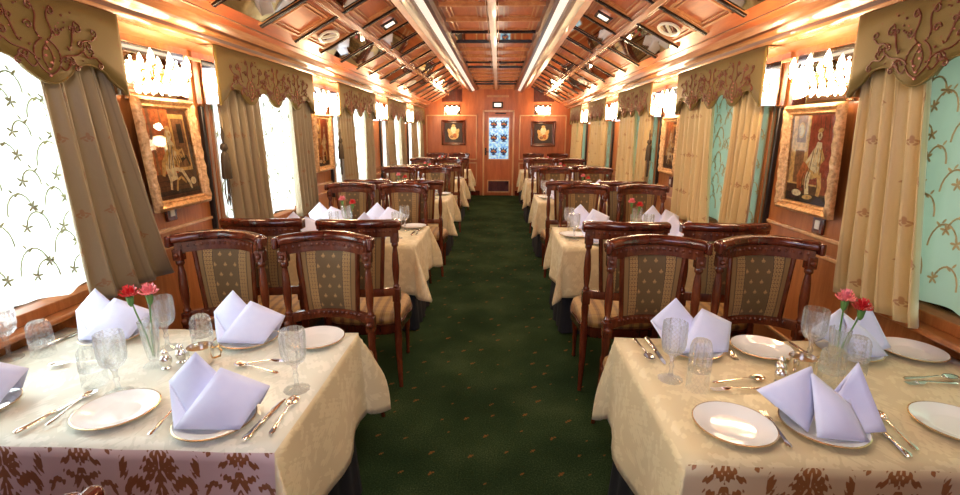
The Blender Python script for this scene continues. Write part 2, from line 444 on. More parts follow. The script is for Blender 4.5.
# ------------------------------------------------------------------ room shell
mb = MB(); mb.box(-W - .15, W + .15, YB - .1, YE + .1, -.05, 0)
struct('floor', mb, M['carpet'], ang=None)
wn = 0
def sx(s, a, b): return (min(s * a, s * b), max(s * a, s * b))
for side, s in SIDES:
    mb = MB(); x0, x1 = sx(s, W, W + .12)
    ys = [YB]
    for a, b in PEL[side]: ys += [a + .10, b - .10]
    ys.append(YE)
    for i in range(0, len(ys), 2): mb.box(x0, x1, ys[i], ys[i + 1], 0, 2.35)
    for a, b in PEL[side]:
        mb.box(x0, x1, a + .10, b - .10, 0, .80); mb.box(x0, x1, a + .10, b - .10, 1.98, 2.35)
    struct('wall_' + side, mb, M['wall_wood'], ang=None)
    # panelling mouldings on the wall between the windows
    mb = MB(); xa, xb = sx(s, W - .014, W + .002)
    for i in range(0, len(ys), 2):
        a, b = max(ys[i], 0), ys[i + 1]
        if b - a < .3: continue
        a2, b2 = a + .05, b - .05
        for (z0, z1) in ((.30, .92), (1.0, 2.06)):
            mb.box(xa, xb, a2, b2, z0, z0 + .022); mb.box(xa, xb, a2, b2, z1 - .022, z1)
            mb.box(xa, xb, a2, a2 + .022, z0, z1); mb.box(xa, xb, b2 - .022, b2, z0, z1)
    struct('trim_' + ('1' if s < 0 else '2'), mb, M['trim_light'], bevel=.004)
    mb = MB(); xa, xb = sx(s, W - .02, W)
    mb.box(xa, xb, YB, YE, 0, .12)
    struct('baseboard_' + side, mb, M['mahog'], bevel=.006)
    # windows: frame, sill and pane
    for k, (a, b) in enumerate(PEL[side]):
        wn += 1
        mb = MB(); xa, xb = sx(s, W - .02, W + .10); ya, yb = a + .10, b - .10
        mb.box(xa, xb, ya, ya + .05, .80, 1.98); mb.box(xa, xb, yb - .05, yb, .80, 1.98)
        mb.box(xa, xb, ya, yb, 1.93, 1.98); mb.box(xa, xb, ya, yb, .80, .85)
        fo = struct('window_%d' % wn, mb, M['wall_wood'], bevel=.004)
        mb = MB(); xa, xb = sx(s, W + .05, W + .058); mb.box(xa, xb, ya + .05, yb - .05, .85, 1.93)
        obj('window_pane', mb, M['pane'], fo, ang=None)
        mb = MB(); xa, xb = sx(s, W - .09, W + .05); mb.box(xa, xb, ya - .04, yb + .04, .775, .80)
        obj('window_sill', mb, M['wall_wood'], fo, bevel=.008)
        mb = MB(); xa, xb = sx(s, 1.898, W); mb.box(xa, xb, ya - .10, ya - .07, .82, 1.755)
        obj('window_post', mb, M['black'], fo, bevel=.006)

# ------------------------------------------------------------------ ceiling
def slope_z(ax): return 2.2 + .533 * (1.74 - ax)
SEG = .565
RIB = {-1: 3.455 - SEG * 7, 1: 3.21 - SEG * 7}
mb = MB()
for s in (-1, 1):
    lo, hi = 1.52, .80
    for t in (0, .05):
        pass
    q = [(s * 1.95, slope_z(1.95) + .0), (s * hi, slope_z(hi))]
    b = [(s * 1.95, slope_z(1.95) + .08), (s * hi, slope_z(hi) + .08)]
    n0 = len(mb.v)
    for y in (YB, YE):
        mb.v += [(q[0][0], y, q[0][1]), (q[1][0], y, q[1][1]), (b[1][0], y, b[1][1]), (b[0][0], y, b[0][1])]
    for f in ((0, 1, 5, 4), (1, 2, 6, 5), (2, 3, 7, 6), (3, 0, 4, 7)): mb.face([n0 + i for i in f])
mb.box(-.82, .82, YB, YE, 2.63, 2.72)
CE = struct('ceiling', mb, M['ceil_wood'], ang=None)
# tray beams either side of the flat centre
for s, nm in ((-1, 'tray_beam'), (1, 'tray_beam')):
    mb = MB(); prof = [(.82, 2.72), (.80, 2.685), (.765, 2.66), (.75, 2.625), (.70, 2.60), (.69, 2.57), (.635, 2.545), (.625, 2.53), (.595, 2.53), (.585, 2.565), (.50, 2.60), (.49, 2.585), (.455, 2.585), (.44, 2.63), (.44, 2.72)]
    mb.sweep([((0, y, 0), (s, 0, 0), (0, 0, 1)) for y in (YB, YE)], prof)
    obj(nm, mb, M['beam_wood'], CE, ang=25)
    mb = MB(); n0 = len(mb.v)
    for y in (YB, YE): mb.v += [(s * .583, y, 2.560), (s * .528, y, 2.582), (s * .530, y, 2.588), (s * .585, y, 2.568)]
    for f in ((0, 1, 5, 4), (2, 3, 7, 6), (1, 2, 6, 5), (3, 0, 4, 7)): mb.face([n0 + i for i in f])
    obj('cream_strip', mb, M['strip'], CE, ang=None)
# cornices
for s, nm in ((-1, 'left'), (1, 'right')):
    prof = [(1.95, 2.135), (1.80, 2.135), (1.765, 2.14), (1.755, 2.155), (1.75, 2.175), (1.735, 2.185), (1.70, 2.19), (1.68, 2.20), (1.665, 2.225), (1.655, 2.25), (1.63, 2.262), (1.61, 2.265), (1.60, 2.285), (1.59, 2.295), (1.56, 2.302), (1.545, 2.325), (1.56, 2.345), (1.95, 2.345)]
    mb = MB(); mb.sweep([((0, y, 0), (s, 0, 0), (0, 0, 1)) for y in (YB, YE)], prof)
    for fi in (3, 6, 9, 11, 13): mb.m[fi] = 1          # groove shade between the mouldings painted in with dark wood
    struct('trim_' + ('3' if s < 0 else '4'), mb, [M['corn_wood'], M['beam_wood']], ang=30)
# ribs of the sloping panels (surface framing) and mirrored panels
LOW = 'MWOMMWWMWOMMWWMWOMMWWM'
HIG = 'WMWAMMWWMMWAMMWWMWWAMM'
def on_slope(s, ax, dz=0.0): return (s * (ax - dz * .47), slope_z(ax) - dz * .88)
def slab(mb, s, a0, a1, y0, y1, t):
    n0 = len(mb.v)
    for y in (y0, y1):
        for ax, d in ((a0, 0), (a1, 0), (a1, t), (a0, t)):
            x, z = on_slope(s, ax, d); mb.v.append((x, y, z))
    for f in ((0, 1, 2, 3), (7, 6, 5, 4), (0, 4, 5, 1), (1, 5, 6, 2), (2, 6, 7, 3), (3, 7, 4, 0)): mb.face([n0 + i for i in f])
VENTS = []; AIRS = []
for s in (-1, 1):
    rb = MB(); dk = MB(); fr = MB()
    slab(rb, s, 1.205, 1.165, YB, YE, .03); slab(rb, s, 1.225, 1.145, YB, YE, .014)
    k = 0; y = RIB[s]
    # row index 0 is the panel lying between RIB[s]+6*SEG and RIB[s]+7*SEG
    while y < YE:
        slab(dk, s, 1.56, .82, max(y - .016, YB + .02), min(y + .016, YE - .01), .026)
        slab(fr, s, 1.56, .82, max(y - .026, YB + .01), max(y - .016, YB + .02), .010); slab(fr, s, 1.56, .82, y + .016, min(y + .026, YE), .010)
        row = k - 6
        y1 = y + SEG
        for (a0, a1, pat) in ((1.54, 1.225, LOW), (1.145, .83, HIG)):
            c = pat[row % len(pat)]
            ya, yb = y + .03, min(y1 - .03, YE - .02)
            if ya < YB + .1 or yb - ya < .1: continue
            if c == 'M':
                mb = MB(); slab(mb, s, a0 - .01, a1 + .01, ya, yb, .010); obj('mirror_panel', mb, M['mirror'], CE, ang=None)
            else:
                for (i0, i1, t) in ((.03, .045, .016), (.06, .068, .010)):
                    for (p0, p1, q0, q1) in ((a0 - i0, a0 - i1, ya + i0, yb - i0), (a1 + i1, a1 + i0, ya + i0, yb - i0), (a0 - i0, a1 + i0, ya + i0, ya + i1), (a0 - i0, a1 + i0, yb - i1, yb - i0)):
                        slab(fr, s, p0, p1, q0, q1, t)
                if c == 'O' and y > 0: VENTS.append((s, (a0 + a1) / 2, (ya + yb) / 2))
                if c == 'A' and y > 0: AIRS.append((s, (a0 + a1) / 2, (ya + yb) / 2))
        y = y1; k += 1
    obj('panel_rib', rb, M['rib_wood'], CE, bevel=.005)
    obj('dark_rib', dk, M['rib_dark'], CE, bevel=.004)
    obj('panel_moulding', fr, M['centre_wood'], CE, ang=None)
# flat centre: centre rib, cross ribs, panels
rb = MB(); dk = MB(); fr = MB()
rb.box(-.035, .035, YB, YE, 2.585, 2.632); rb.box(-.055, -.048, YB, YE, 2.60, 2.632); rb.box(.048, .055, YB, YE, 2.60, 2.632)
y = 4.30 - SEG * 10; k = 0
while y < YE:
    row = (k - 10) % 9
    dark = row in (2, 3, 6, 7)
    (dk if dark else fr).box(-.44, .44, max(y - .014, YB), min(y + .014, YE), 2.60, 2.632)
    ya, yb = y + .04, min(y + SEG - .04, YE - .03)
    for a0, a1 in ((-.42, -.075), (.075, .42)):
        if yb - ya < .1 or ya < YB: continue
        if row in (2, 6):
            mb = MB(); mb.box(a0, a1, ya, yb, 2.618, 2.632); obj('mirror_panel', mb, M['mirror'], CE, ang=None)
        else:
            for t0, t1 in ((.02, .035), (.06, .068)):
                fr.box(a0 + t0, a0 + t1, ya + t0, yb - t0, 2.618, 2.632); fr.box(a1 - t1, a1 - t0, ya + t0, yb - t0, 2.618, 2.632)
                fr.box(a0 + t0, a1 - t0, ya + t0, ya + t1, 2.618, 2.632); fr.box(a0 + t0, a1 - t0, yb - t1, yb - t0, 2.618, 2.632)
    y += SEG; k += 1
obj('centre_rib', rb, M['centre_wood'], CE, bevel=.006)
obj('dark_rib', dk, M['rib_dark'], CE, bevel=.004)
obj('panel_moulding', fr, M['centre_wood'], CE, ang=None)
# oval fittings and small square lamps set in the slopes
def on_ceiling(root, s, ax, y):
    x, z = on_slope(s, ax, .018)
    root.location = (x, y, z); root.rotation_euler = (0, s * math.atan(.533), 0)
WORDN = {}
def place_word(key):
    WORDN[key] = WORDN.get(key, -1) + 1
    return ('nearest', 'second nearest', 'third', 'fourth', 'fifth', 'sixth')[WORDN[key]]
ov = thing('oval_ceiling_vent', 'x', 'ceiling vent')
mb = MB(); mb.sweep([((.062 * cos(t) * 1.0, .125 * sin(t), 0), (cos(t), sin(t), 0), (0, 0, 1)) for t in [2 * PI * i / 32 for i in range(32)]], [(0, .004), (.022, .002), (.024, -.010), (.004, -.014)], closed=True)
obj('rim', mb, M['white'], ov)
mb = MB(); mb.ellipse((0, 0, -.004), .066, .128, 0, 'xy', 28); obj('dish', mb, M['mirror2'], ov, ang=None)
mb = MB(); mb.tube([(-.045, -.06, -.010), (.045, .06, -.010)], .006, 6); obj('slit', mb, M['white'], ov)
P_ov = Proto(ov)
for s, ax, y in sorted(VENTS, key=lambda t: t[2]):
    if y > 9: continue
    sd = 'left' if s < 0 else 'right'
    r = P_ov.at((0, 0, 0), 0, 'white rimmed oval ceiling vent, %s one on the %s ceiling slope' % (place_word('o' + sd), sd)); on_ceiling(r, s, ax, y)
aq = thing('square_ceiling_lamp', 'x', 'ceiling lamp')
mb = MB(); mb.sweep([((a * .05, b * .06, 0), (a, b, 0), (0, 0, 1)) for a, b in ((-1, -1), (1, -1), (1, 1), (-1, 1))], [(0, .004), (.025, .002), (.02, -.016), (0, -.014)], closed=True)
obj('lamp_frame', mb, M['rib_dark'], aq, ang=30)
mb = MB(); mb.box(-.048, .048, -.058, .058, -.010, .0); obj('diffuser', mb, M['lamp'], aq, bevel=.004)
P_aq = Proto(aq)
for s, ax, y in sorted(AIRS, key=lambda t: t[2]):
    if y > 9: continue
    sd = 'left' if s < 0 else 'right'
    r = P_aq.at((0, 0, 0), 0, 'small square lamp in a dark frame, %s one on the %s ceiling slope' % (place_word('a' + sd), sd)); on_ceiling(r, s, ax, y)

# ------------------------------------------------------------------ end walls
mb = MB(); mb.box(-W - .12, W + .12, YE, YE + .12, 0, 2.85); struct('wall_end', mb, M['end_wood'], ang=None)
mb = MB(); mb.box(-W - .12, W + .12, YB - .12, YB, 0, 2.85); struct('wall_back', mb, M['end_wood'], ang=None)
mb = MB()
def rect_trim(mb, x0, x1, z0, z1, y, w, t):
    mb.box(x0, x1, y - t, y, z0, z0 + w); mb.box(x0, x1, y - t, y, z1 - w, z1); mb.box(x0, x0 + w, y - t, y, z0, z1); mb.box(x1 - w, x1, y - t, y, z0, z1)
rect_trim(mb, -1.75, -.47, .30, .84, YE, .03, .02); rect_trim(mb, -1.75, -.47, .90, 2.0, YE, .03, .02)
rect_trim(mb, .58, 1.75, .30, .84, YE, .03, .02); rect_trim(mb, .58, 1.75, .90, 2.0, YE, .03, .02)
struct('trim_5', mb, M['trim_light'], bevel=.005)
mb = MB(); mb.box(-W, -.40, YE - .02, YE, 0, .12); mb.box(.50, W, YE - .02, YE, 0, .12); struct('baseboard_end', mb, M['mahog'], bevel=.005)
DX0, DX1 = -.33, .46
mb = MB(); mb.box(DX0 + .045, DX1 - .045, YE - .025, YE, .01, 2.07)
dr = struct('door_1', mb, M['end_wood'], bevel=.004)
mb = MB(); mb.box(DX0, DX0 + .045, YE - .05, YE, 0, 2.115); mb.box(DX1 - .045, DX1, YE - .05, YE, 0, 2.115); mb.box(DX0, DX1, YE - .05, YE, 2.07, 2.115)
obj('door_frame', mb, M['trim_light'], dr, bevel=.006)
mb = MB(); rect_trim(mb, -.20, .35, .90, 1.96, YE - .025, .03, .018); obj('glazing_bead', mb, M['trim_light'], dr, bevel=.004)
mb = MB(); mb.box(-.172, .322, YE - .032, YE - .024, .928, 1.932); pn = obj('etched_pane', mb, M['stained'], dr, ang=None)
mb = MB()
for r in range(3):
    for c in range(2):
        cx = -.05 + c * .25; cz = 1.09 + r * .33; y = YE - .036
        mb.mi = 0; mb.ellipse((cx, y, cz + .02), .085, .06, 0, 'xz')
        for a in (-.7, 0, .7): mb.ellipse((cx + .07 * sin(a) * 1.2, y - .001, cz + .05 + .03 * cos(a)), .045, .018, PI / 2 - a, 'xz')
        mb.mi = 1; mb.ellipse((cx - .035, y - .002, cz + .03), .03, .02, .3, 'xz'); mb.ellipse((cx + .03, y - .002, cz + .02), .028, .02, -.3, 'xz')
        mb.mi = 2; mb.ellipse((cx, y - .002, cz + .045), .022, .018, 0, 'xz'); mb.mi = 0
        mb.ellipse((cx, y - .001, cz - .055), .055, .014, 0, 'xz'); mb.ellipse((cx, y - .001, cz - .035), .014, .03, 0, 'xz')
        mb.mi = 3; mb.box(cx - .12, cx + .12, y, y + .001, cz - .105, cz - .100)
obj('bouquet_design', mb, [M['p_blue'], M['p_orange'], M['p_yel'], M['white']], pn, ang=None)
mb = MB(); rect_trim(mb, -.21, .37, .08, .40, YE - .025, .03, .015)
obj('grille_frame', mb, M['trim_light'], dr, bevel=.004)
mb = MB()
for i in range(9): mb.box(-.18, .34, YE - .036, YE - .026, .115 + i * .029, .129 + i * .029)
mb.box(-.18, .34, YE - .027, YE - .024, .11, .37)
obj('vent_grille', mb, M['mahog'], dr, ang=None)
mb = MB(); mb.box(DX0 + .055, DX0 + .10, YE - .035, YE - .025, 1.02, 1.2); mb.tube([(DX0 + .078, YE - .03, 1.11), (DX0 + .078, YE - .085, 1.11), (DX0 + .16, YE - .09, 1.10)], .012, 8)
obj('door_handle', mb, M['dark'], dr)
mb = MB(); mb.box(-.02, .25, YE - .06, YE - .025, 2.02, 2.05); mb.tube([(.1, YE - .045, 2.03), (.02, YE - .12, 2.05)], .008, 6)
obj('door_closer', mb, M['dark'], dr, bevel=.004)
ex = thing('exit_sign', 'small lit white sign in a black box above the end door', 'sign', (.04, YE, 2.16))
mb = MB(); mb.box(-.13, .13, -.06, 0, 0, .15); obj('sign_case', mb, M['dark'], ex, bevel=.012)
mb = MB(); mb.box(-.085, .085, -.066, -.058, .035, .115); obj('lit_panel', mb, M['lamp'], ex, bevel=.003)
for i, (cx, sd) in enumerate(((-1.09, 'left'), (1.17, 'right'))):
    g = thing('air_grille', 'dark louvred air grille high on the end wall, %s of the door' % sd, 'air vent', (cx, YE, 2.33))
    mb = MB()
    for j in range(8): mb.box(-.22, .22, -.016, -.004, .01 + j * .03, .026 + j * .03)
    mb.box(-.23, .23, -.006, 0, 0, .26); obj('louvres', mb, M['mahog'], g, ang=None)
    mb = MB(); rect_trim(mb, -.25, .25, -.02, .28, 0, .022, .02); obj('grille_frame', mb, M['mahog2'], g, bevel=.003)
g = thing('ceiling_grille', 'long narrow grille on the end wall above the lit sign', 'air vent', (.04, YE, 2.42))
mb = MB(); mb.box(-.27, .27, -.012, 0, 0, .05); obj('back_plate', mb, M['trim_light'], g, bevel=.003)
mb = MB()
for j in range(22): mb.box(-.255 + j * .0235, -.245 + j * .0235, -.018, -.010, .008, .042)
obj('louvres', mb, M['rib_wood'], g, ang=None)

# ------------------------------------------------------------------ pelmets, curtains, sheers
def pel_z(t, L):            # scalloped lower edge
    n = 4 if L > 1.2 else 2
    c = cos(2 * PI * n * t)
    z = 1.832 - .048 * (c if c > 0 else -(abs(c) ** .6))
    return z - (.02 if (t < .02 or t > .98) else 0)
def spiral(cy, cz, r0, turns, a0, sgn, n=16):
    return [(0, cy + r0 * (1 - .85 * i / n) * cos(a0 + sgn * turns * 2 * PI * i / n), cz + r0 * (1 - .85 * i / n) * sin(a0 + sgn * turns * 2 * PI * i / n)) for i in range(n + 1)]
def bez(p0, p1, p2, p3, n=10):
    out = []
    for i in range(n + 1):
        t = i / n; u = 1 - t
        out.append((0, *[u ** 3 * p0[k] + 3 * u * u * t * p1[k] + 3 * u * t * t * p2[k] + t ** 3 * p3[k] for k in (0, 1)]))
    return out
def embroidery(cy, s, span, seed):
    mb = MB(); bd = MB(); xx = -s * .011; rr = random.Random(seed)
    def tb(pts, r=.0036): mb.tube([(xx, p[1], p[2]) for p in pts], r, 5)
    def scroll(y0, z0, y1, z1, curl, r=.026):
        d = 1 if y1 > y0 else -1
        tb(bez((y0, z0), (y0 + (y1 - y0) * .4, z0 + .05 * curl), (y0 + (y1 - y0) * .7, z1 - .04 * curl), (y1, z1)))
        tb(spiral(y1, z1 + r * curl, r, 1.15, -curl * PI / 2, curl * d))
        tb(spiral((y0 + y1) / 2, (z0 + z1) / 2 - .022 * curl, .018, 1.0, curl * PI / 2, -curl * d))
    for q in (-1, 1):
        tb(bez((cy, 1.815), (cy + q * .085, 1.855), (cy + q * .07, 1.93), (cy + q * .012, 1.955)), .0036)
        tb(bez((cy, 1.835), (cy + q * .035, 1.87), (cy + q * .025, 1.91), (cy, 1.935)), .0027)
        tb(bez((cy + q * .02, 1.955), (cy + q * .07, 2.0), (cy - q * .01, 2.03), (cy + q * .045, 2.085)))
        tb(spiral(cy + q * .045, 2.068, .018, 1.1, PI / 2, -q))
        tb(spiral(cy + q * .062, 1.995, .020, 1.1, PI, q))
        scroll(cy + q * .05, 1.875, cy + q * .17, 1.93, 1)
        scroll(cy + q * .10, 1.94, cy + q * .165, 2.045, -1, .022)
        scroll(cy + q * .055, 1.855, cy + q * .13, 1.872, -1, .015)
        if span > .2: scroll(cy + q * .17, 1.955, cy + q * .25, 2.0, 1, .02); scroll(cy + q * .18, 1.93, cy + q * .26, 1.90, -1, .018)
        for i in range(9): mb.sphere((xx, cy + q * rr.uniform(.03, .19), rr.uniform(1.87, 2.10)), rr.choice((.0035, .005, .006)), 5, 4)
    mb.mi = 1; bd = mb
    for i in range(6): bd.sphere((xx - s * .002, cy + rr.uniform(-.012, .012), 1.812 + i * .026), .006, 6, 4)
    for i in range(10): bd.sphere((xx - s * .002, cy + rr.uniform(-.19, .19), rr.uniform(1.86, 2.10)), .0032, 5, 4)
    return mb, bd
PROTO_EMB = {}
for side, s in SIDES:
    for k, (a, b) in enumerate(PEL[side]):
        L = b - a; ky = round(L, 2); dist = ('nearest', 'second', 'third', 'fourth', 'last')[k]
        pel = thing('pelmet', 'olive scalloped curtain pelmet over the %s window on the %s' % (dist, side), 'pelmet', (s * 1.77, a, 0), 0, 'scalloped pelmets over the windows')
        mb = MB(); n = 96
        mb.grid(lambda u, v: (0, u * L, pel_z(u, L) * (1 - v) + 2.135 * v), n, 4, lambda u, v: (u * L, v * .32))
        obj('valance', mb, M['pelmet'], pel, solid=.018)
        mb = MB(); mb.tube([(-s * .006, L * i / n, pel_z(i / n, L)) for i in range(n + 1)], .0045, 6); obj('hem_cord', mb, M['pelmet'], pel)
        for ci in ((.25, .5, .75) if L > 1.2 else (.5,)):
            e, bd = embroidery(L * ci, s, .25 if ci != .5 else .1, int(k * 10 + ci * 4)); obj('embroidered_urn', e, [M['embroid'], M['bead']], pel)
        for yy, nm in ((0, 'return_mirror'), (L, 'return_mirror')):
            mb = MB(); xa, xb = sx(s, .0, .15); mb.box(xa, xb, yy - .008, yy + .008, 1.765, 2.13); obj(nm, mb, M['mirror2'], pel, bevel=.003)
def curtain(name, label, side, s, y0, y1, yb0, yb1, z0, z1, nf, grp):
    """pleated drape: y0..y1 at the head, yb0..yb1 at the hem"""
    wid = (y1 - y0) * 1.7; rnd = random.uniform(0, 6)
    def fn(u, v):                 # v 0 hem .. 1 head
        t = v ** .8
        y = (yb0 + (yb1 - yb0) * u) * (1 - t) + (y0 + (y1 - y0) * u) * t
        amp = .038 * (.55 + .45 * (1 - v)) * (1 + .3 * sin(3 * u * nf + rnd))
        ph = 2 * PI * nf * u + .9 * sin(2.2 * v + rnd) + rnd
        x = amp * sin(ph) + .010 * sin(2 * ph + v * 2)
        y += .012 * cos(ph) * (1 if 0 < u < 1 else 0)
        return (s * (1.822 - x * .9), y, z0 + (z1 - z0) * v + .008 * sin(ph) * (1 - v))
    mb = MB(); mb.grid(fn, nf * 12, 24, lambda u, v: (u * wid, v * (z1 - z0)))
    o = obj(name, mb, M['curt_l' if s < 0 else 'curt_r'], ang=180, solid=.004)
    return tag(o, label, 'curtain', grp)
SHEER_BAYS = {'left': (0, 1, 2, 3, 4), 'right': (0, 1, 2, 3, 4)}
def vines(s, L, z0, z1):
    mb = MB(); x = 0
    def ribbon(pts, w=.0035): mb.tube(pts, w * 1.15, 4)
    rr = random.Random(3)
    y = .16
    while y < L - .15:
        z = z0 + .08 + rr.uniform(0, .1); q = rr.choice((-1, 1))
        while z < z1 - .12:
            r = rr.uniform(.05, .085)
            pts = [(x, y + q * (r - r * cos(t)) * .8, z + r * 1.25 * sin(t)) for t in [PI * .9 * i / 9 for i in range(10)]]
            ribbon(pts)
            ex_, ez = pts[-1][1], pts[-1][2]
            for a in (0, 1.3, 2.5, 3.9, 5.1): mb.ellipse((x - s * .002, ex_ + .014 * cos(a), ez + .014 * sin(a)), .014, .0055, a, 'yz', 7)
            mb.ellipse((x - s * .002, pts[4][1] + .012, pts[4][2]), .016, .006, .7, 'yz', 7); mb.ellipse((x - s * .002, pts[4][1] - .010, pts[4][2] + .016), .013, .005, 2.2, 'yz', 7)
            z += r * 1.5; q = -q
        y += .17
    return mb
for side, s in SIDES:
    for k, (a, b) in enumerate(PEL[side]):
        L = b - a; dist = ('nearest', 'second', 'third', 'fourth', 'last')[k]
        sh = thing('sheer_curtain', '%s sheer voile curtain with embroidered vines in the %s %s window' % ('white' if s < 0 else 'sea green', dist, side), 'sheer curtain', (s * 1.905, a + .06, 0), 0, 'sheer curtains')
        Ls = L - .12
        mb = MB(); mb.grid(lambda u, v: (s * .012 * sin(u * Ls * 30 + .5 * sin(v * 3)) * (1.2 - .5 * v), u * Ls, .865 + .035 * abs(sin(u * Ls * 5.2)) * 1 * (1 - v) + (1.08) * v), int(Ls * 60), 8)
        obj('voile', mb, M['sheer_l' if s < 0 else 'sheer_r'], sh, ang=180)
        if k < 4: 
            o = obj('vine_embroidery', vines(s, Ls, .86, 1.9), M['vine_l' if s < 0 else 'vine_r'], sh); o.location = (-s * .018, 0, 0)
for k in range(5):
    dist = ('nearest', 'second', 'third', 'fourth', 'last')[k]
    for side, s in SIDES:
        a, b = PEL[side][k]; g = 'silk drapes at the windows'; cw = 'olive' if s < 0 else 'golden'
        lab = lambda e: '%s silk drape with small motifs at the %s edge of the %s %s window' % (cw, e, dist, side)
        if s < 0:
            if k == 0: curtain('silk_drape', lab('far'), side, s, 1.99, 2.36, 2.06, 2.60, .80, 1.90, 4, g)
            else:
                curtain('silk_drape', lab('near'), side, s, a + .08, a + .64, a + .12, a + .68, .80, 1.90, 5, g)
                curtain('silk_drape', lab('far'), side, s, b - .44, b - .02, b - .46, b - .02, .80, 1.90, 5, g)
        else:
            if k == 0: curtain('silk_drape', lab('far'), side, s, 2.14, 2.50, 1.93, 2.40, .80, 1.90, 5, g)
            else:
                m = .02 if k > 1 else 0
                curtain('silk_drape', lab('near'), side, s, a + .06, a + .44 + m * 5, a + .10, a + .42 + m * 6, .80, 1.90, 4, g)
                curtain('silk_drape', lab('far'), side, s, b - .72 - m * 4, b - .03, b - .84 - m * 3, b - .06, .80, 1.90, 6, g)
# tassels hanging beside the drapes
ts = thing('curtain_tassel', 'x', 'tassel')
mb = MB(); mb.lathe([(.004, .0), (.022, -.015), (.026, -.04), (.014, -.06), (.024, -.075), (.028, -.10), (.034, -.24), (.030, -.245)], 12, flute=.05); obj('tassel_head', mb, M['tass'], ts)
mb = MB(); mb.tube([(0, 0, 0), (0, -.012, .05), (0, 0, .10), (0, .012, .05), (0, 0, 0)], .006, 6); obj('hanging_loop', mb, M['tass'], ts); mb = MB()
mb.tube([(0, 0, -.20), (0, .01, -.34), (0, .03, -.42), (0, .045, -.34), (0, .03, -.24)], .005, 6); obj('cord_loop', mb, M['tass'], ts); mb = MB(); mb.tube([(0, 0, -.22), (0, -.01, -.36), (0, .0, -.43), (0, .012, -.36)], .005, 6)
obj('cord_loop', mb, M['tass'], ts)
P_ts = Proto(ts)
for s, k in ((-1, 1), (-1, 2), (1, 2)):
    side = 'left' if s < 0 else 'right'; a = PEL[side][k][0]
    P_ts.at((s * 1.80, a + .035, 1.52), PI, 'dark corded tassel hanging beside the %s %s window' % (('nearest', 'second', 'third')[k], side))

# ------------------------------------------------------------------ pictures
def frame_mesh(w, h, bw, dep, mb):
    """ornate frame in the local xz plane, facing -y"""
    prof = [(0, 0), (0, dep * .6), (.12 * bw, dep * .8), (.3 * bw, dep), (.5 * bw, dep * .8), (.62 * bw, dep * .45), (.8 * bw, dep * .55), (.95 * bw, dep * .35), (bw, .004)]
    pts = []
    def corner(x, z, ax, az): return ((x, 0, z), (ax, 0, az))
    path = []
    N = 14
    cs = [(-w / 2, -h / 2), (w / 2, -h / 2), (w / 2, h / 2), (-w / 2, h / 2)]
    for i in range(4):
        p, q = cs[i], cs[(i + 1) % 4]
        inn = [(0, 1), (-1, 0), (0, -1), (1, 0)][i]; prv = [(0, 1), (-1, 0), (0, -1), (1, 0)][i - 1]
        path.append((p, (inn[0] + prv[0], inn[1] + prv[1]), 0))
        for j in range(1, N):
            t = j / N; path.append(((p[0] + (q[0] - p[0]) * t, p[1] + (q[1] - p[1]) * t), inn, j % 2))
    rows = []
    for (o, inn, alt) in path:
        f = 1.0 + (.12 if alt else -.06)
        b0 = -.06 * bw if alt else .02 * bw
        rows.append(((o[0], 0, o[1]), (inn[0], 0, inn[1]), (0, -f, 0)))
    mb.sweep(rows, prof, closed=True)
    return mb
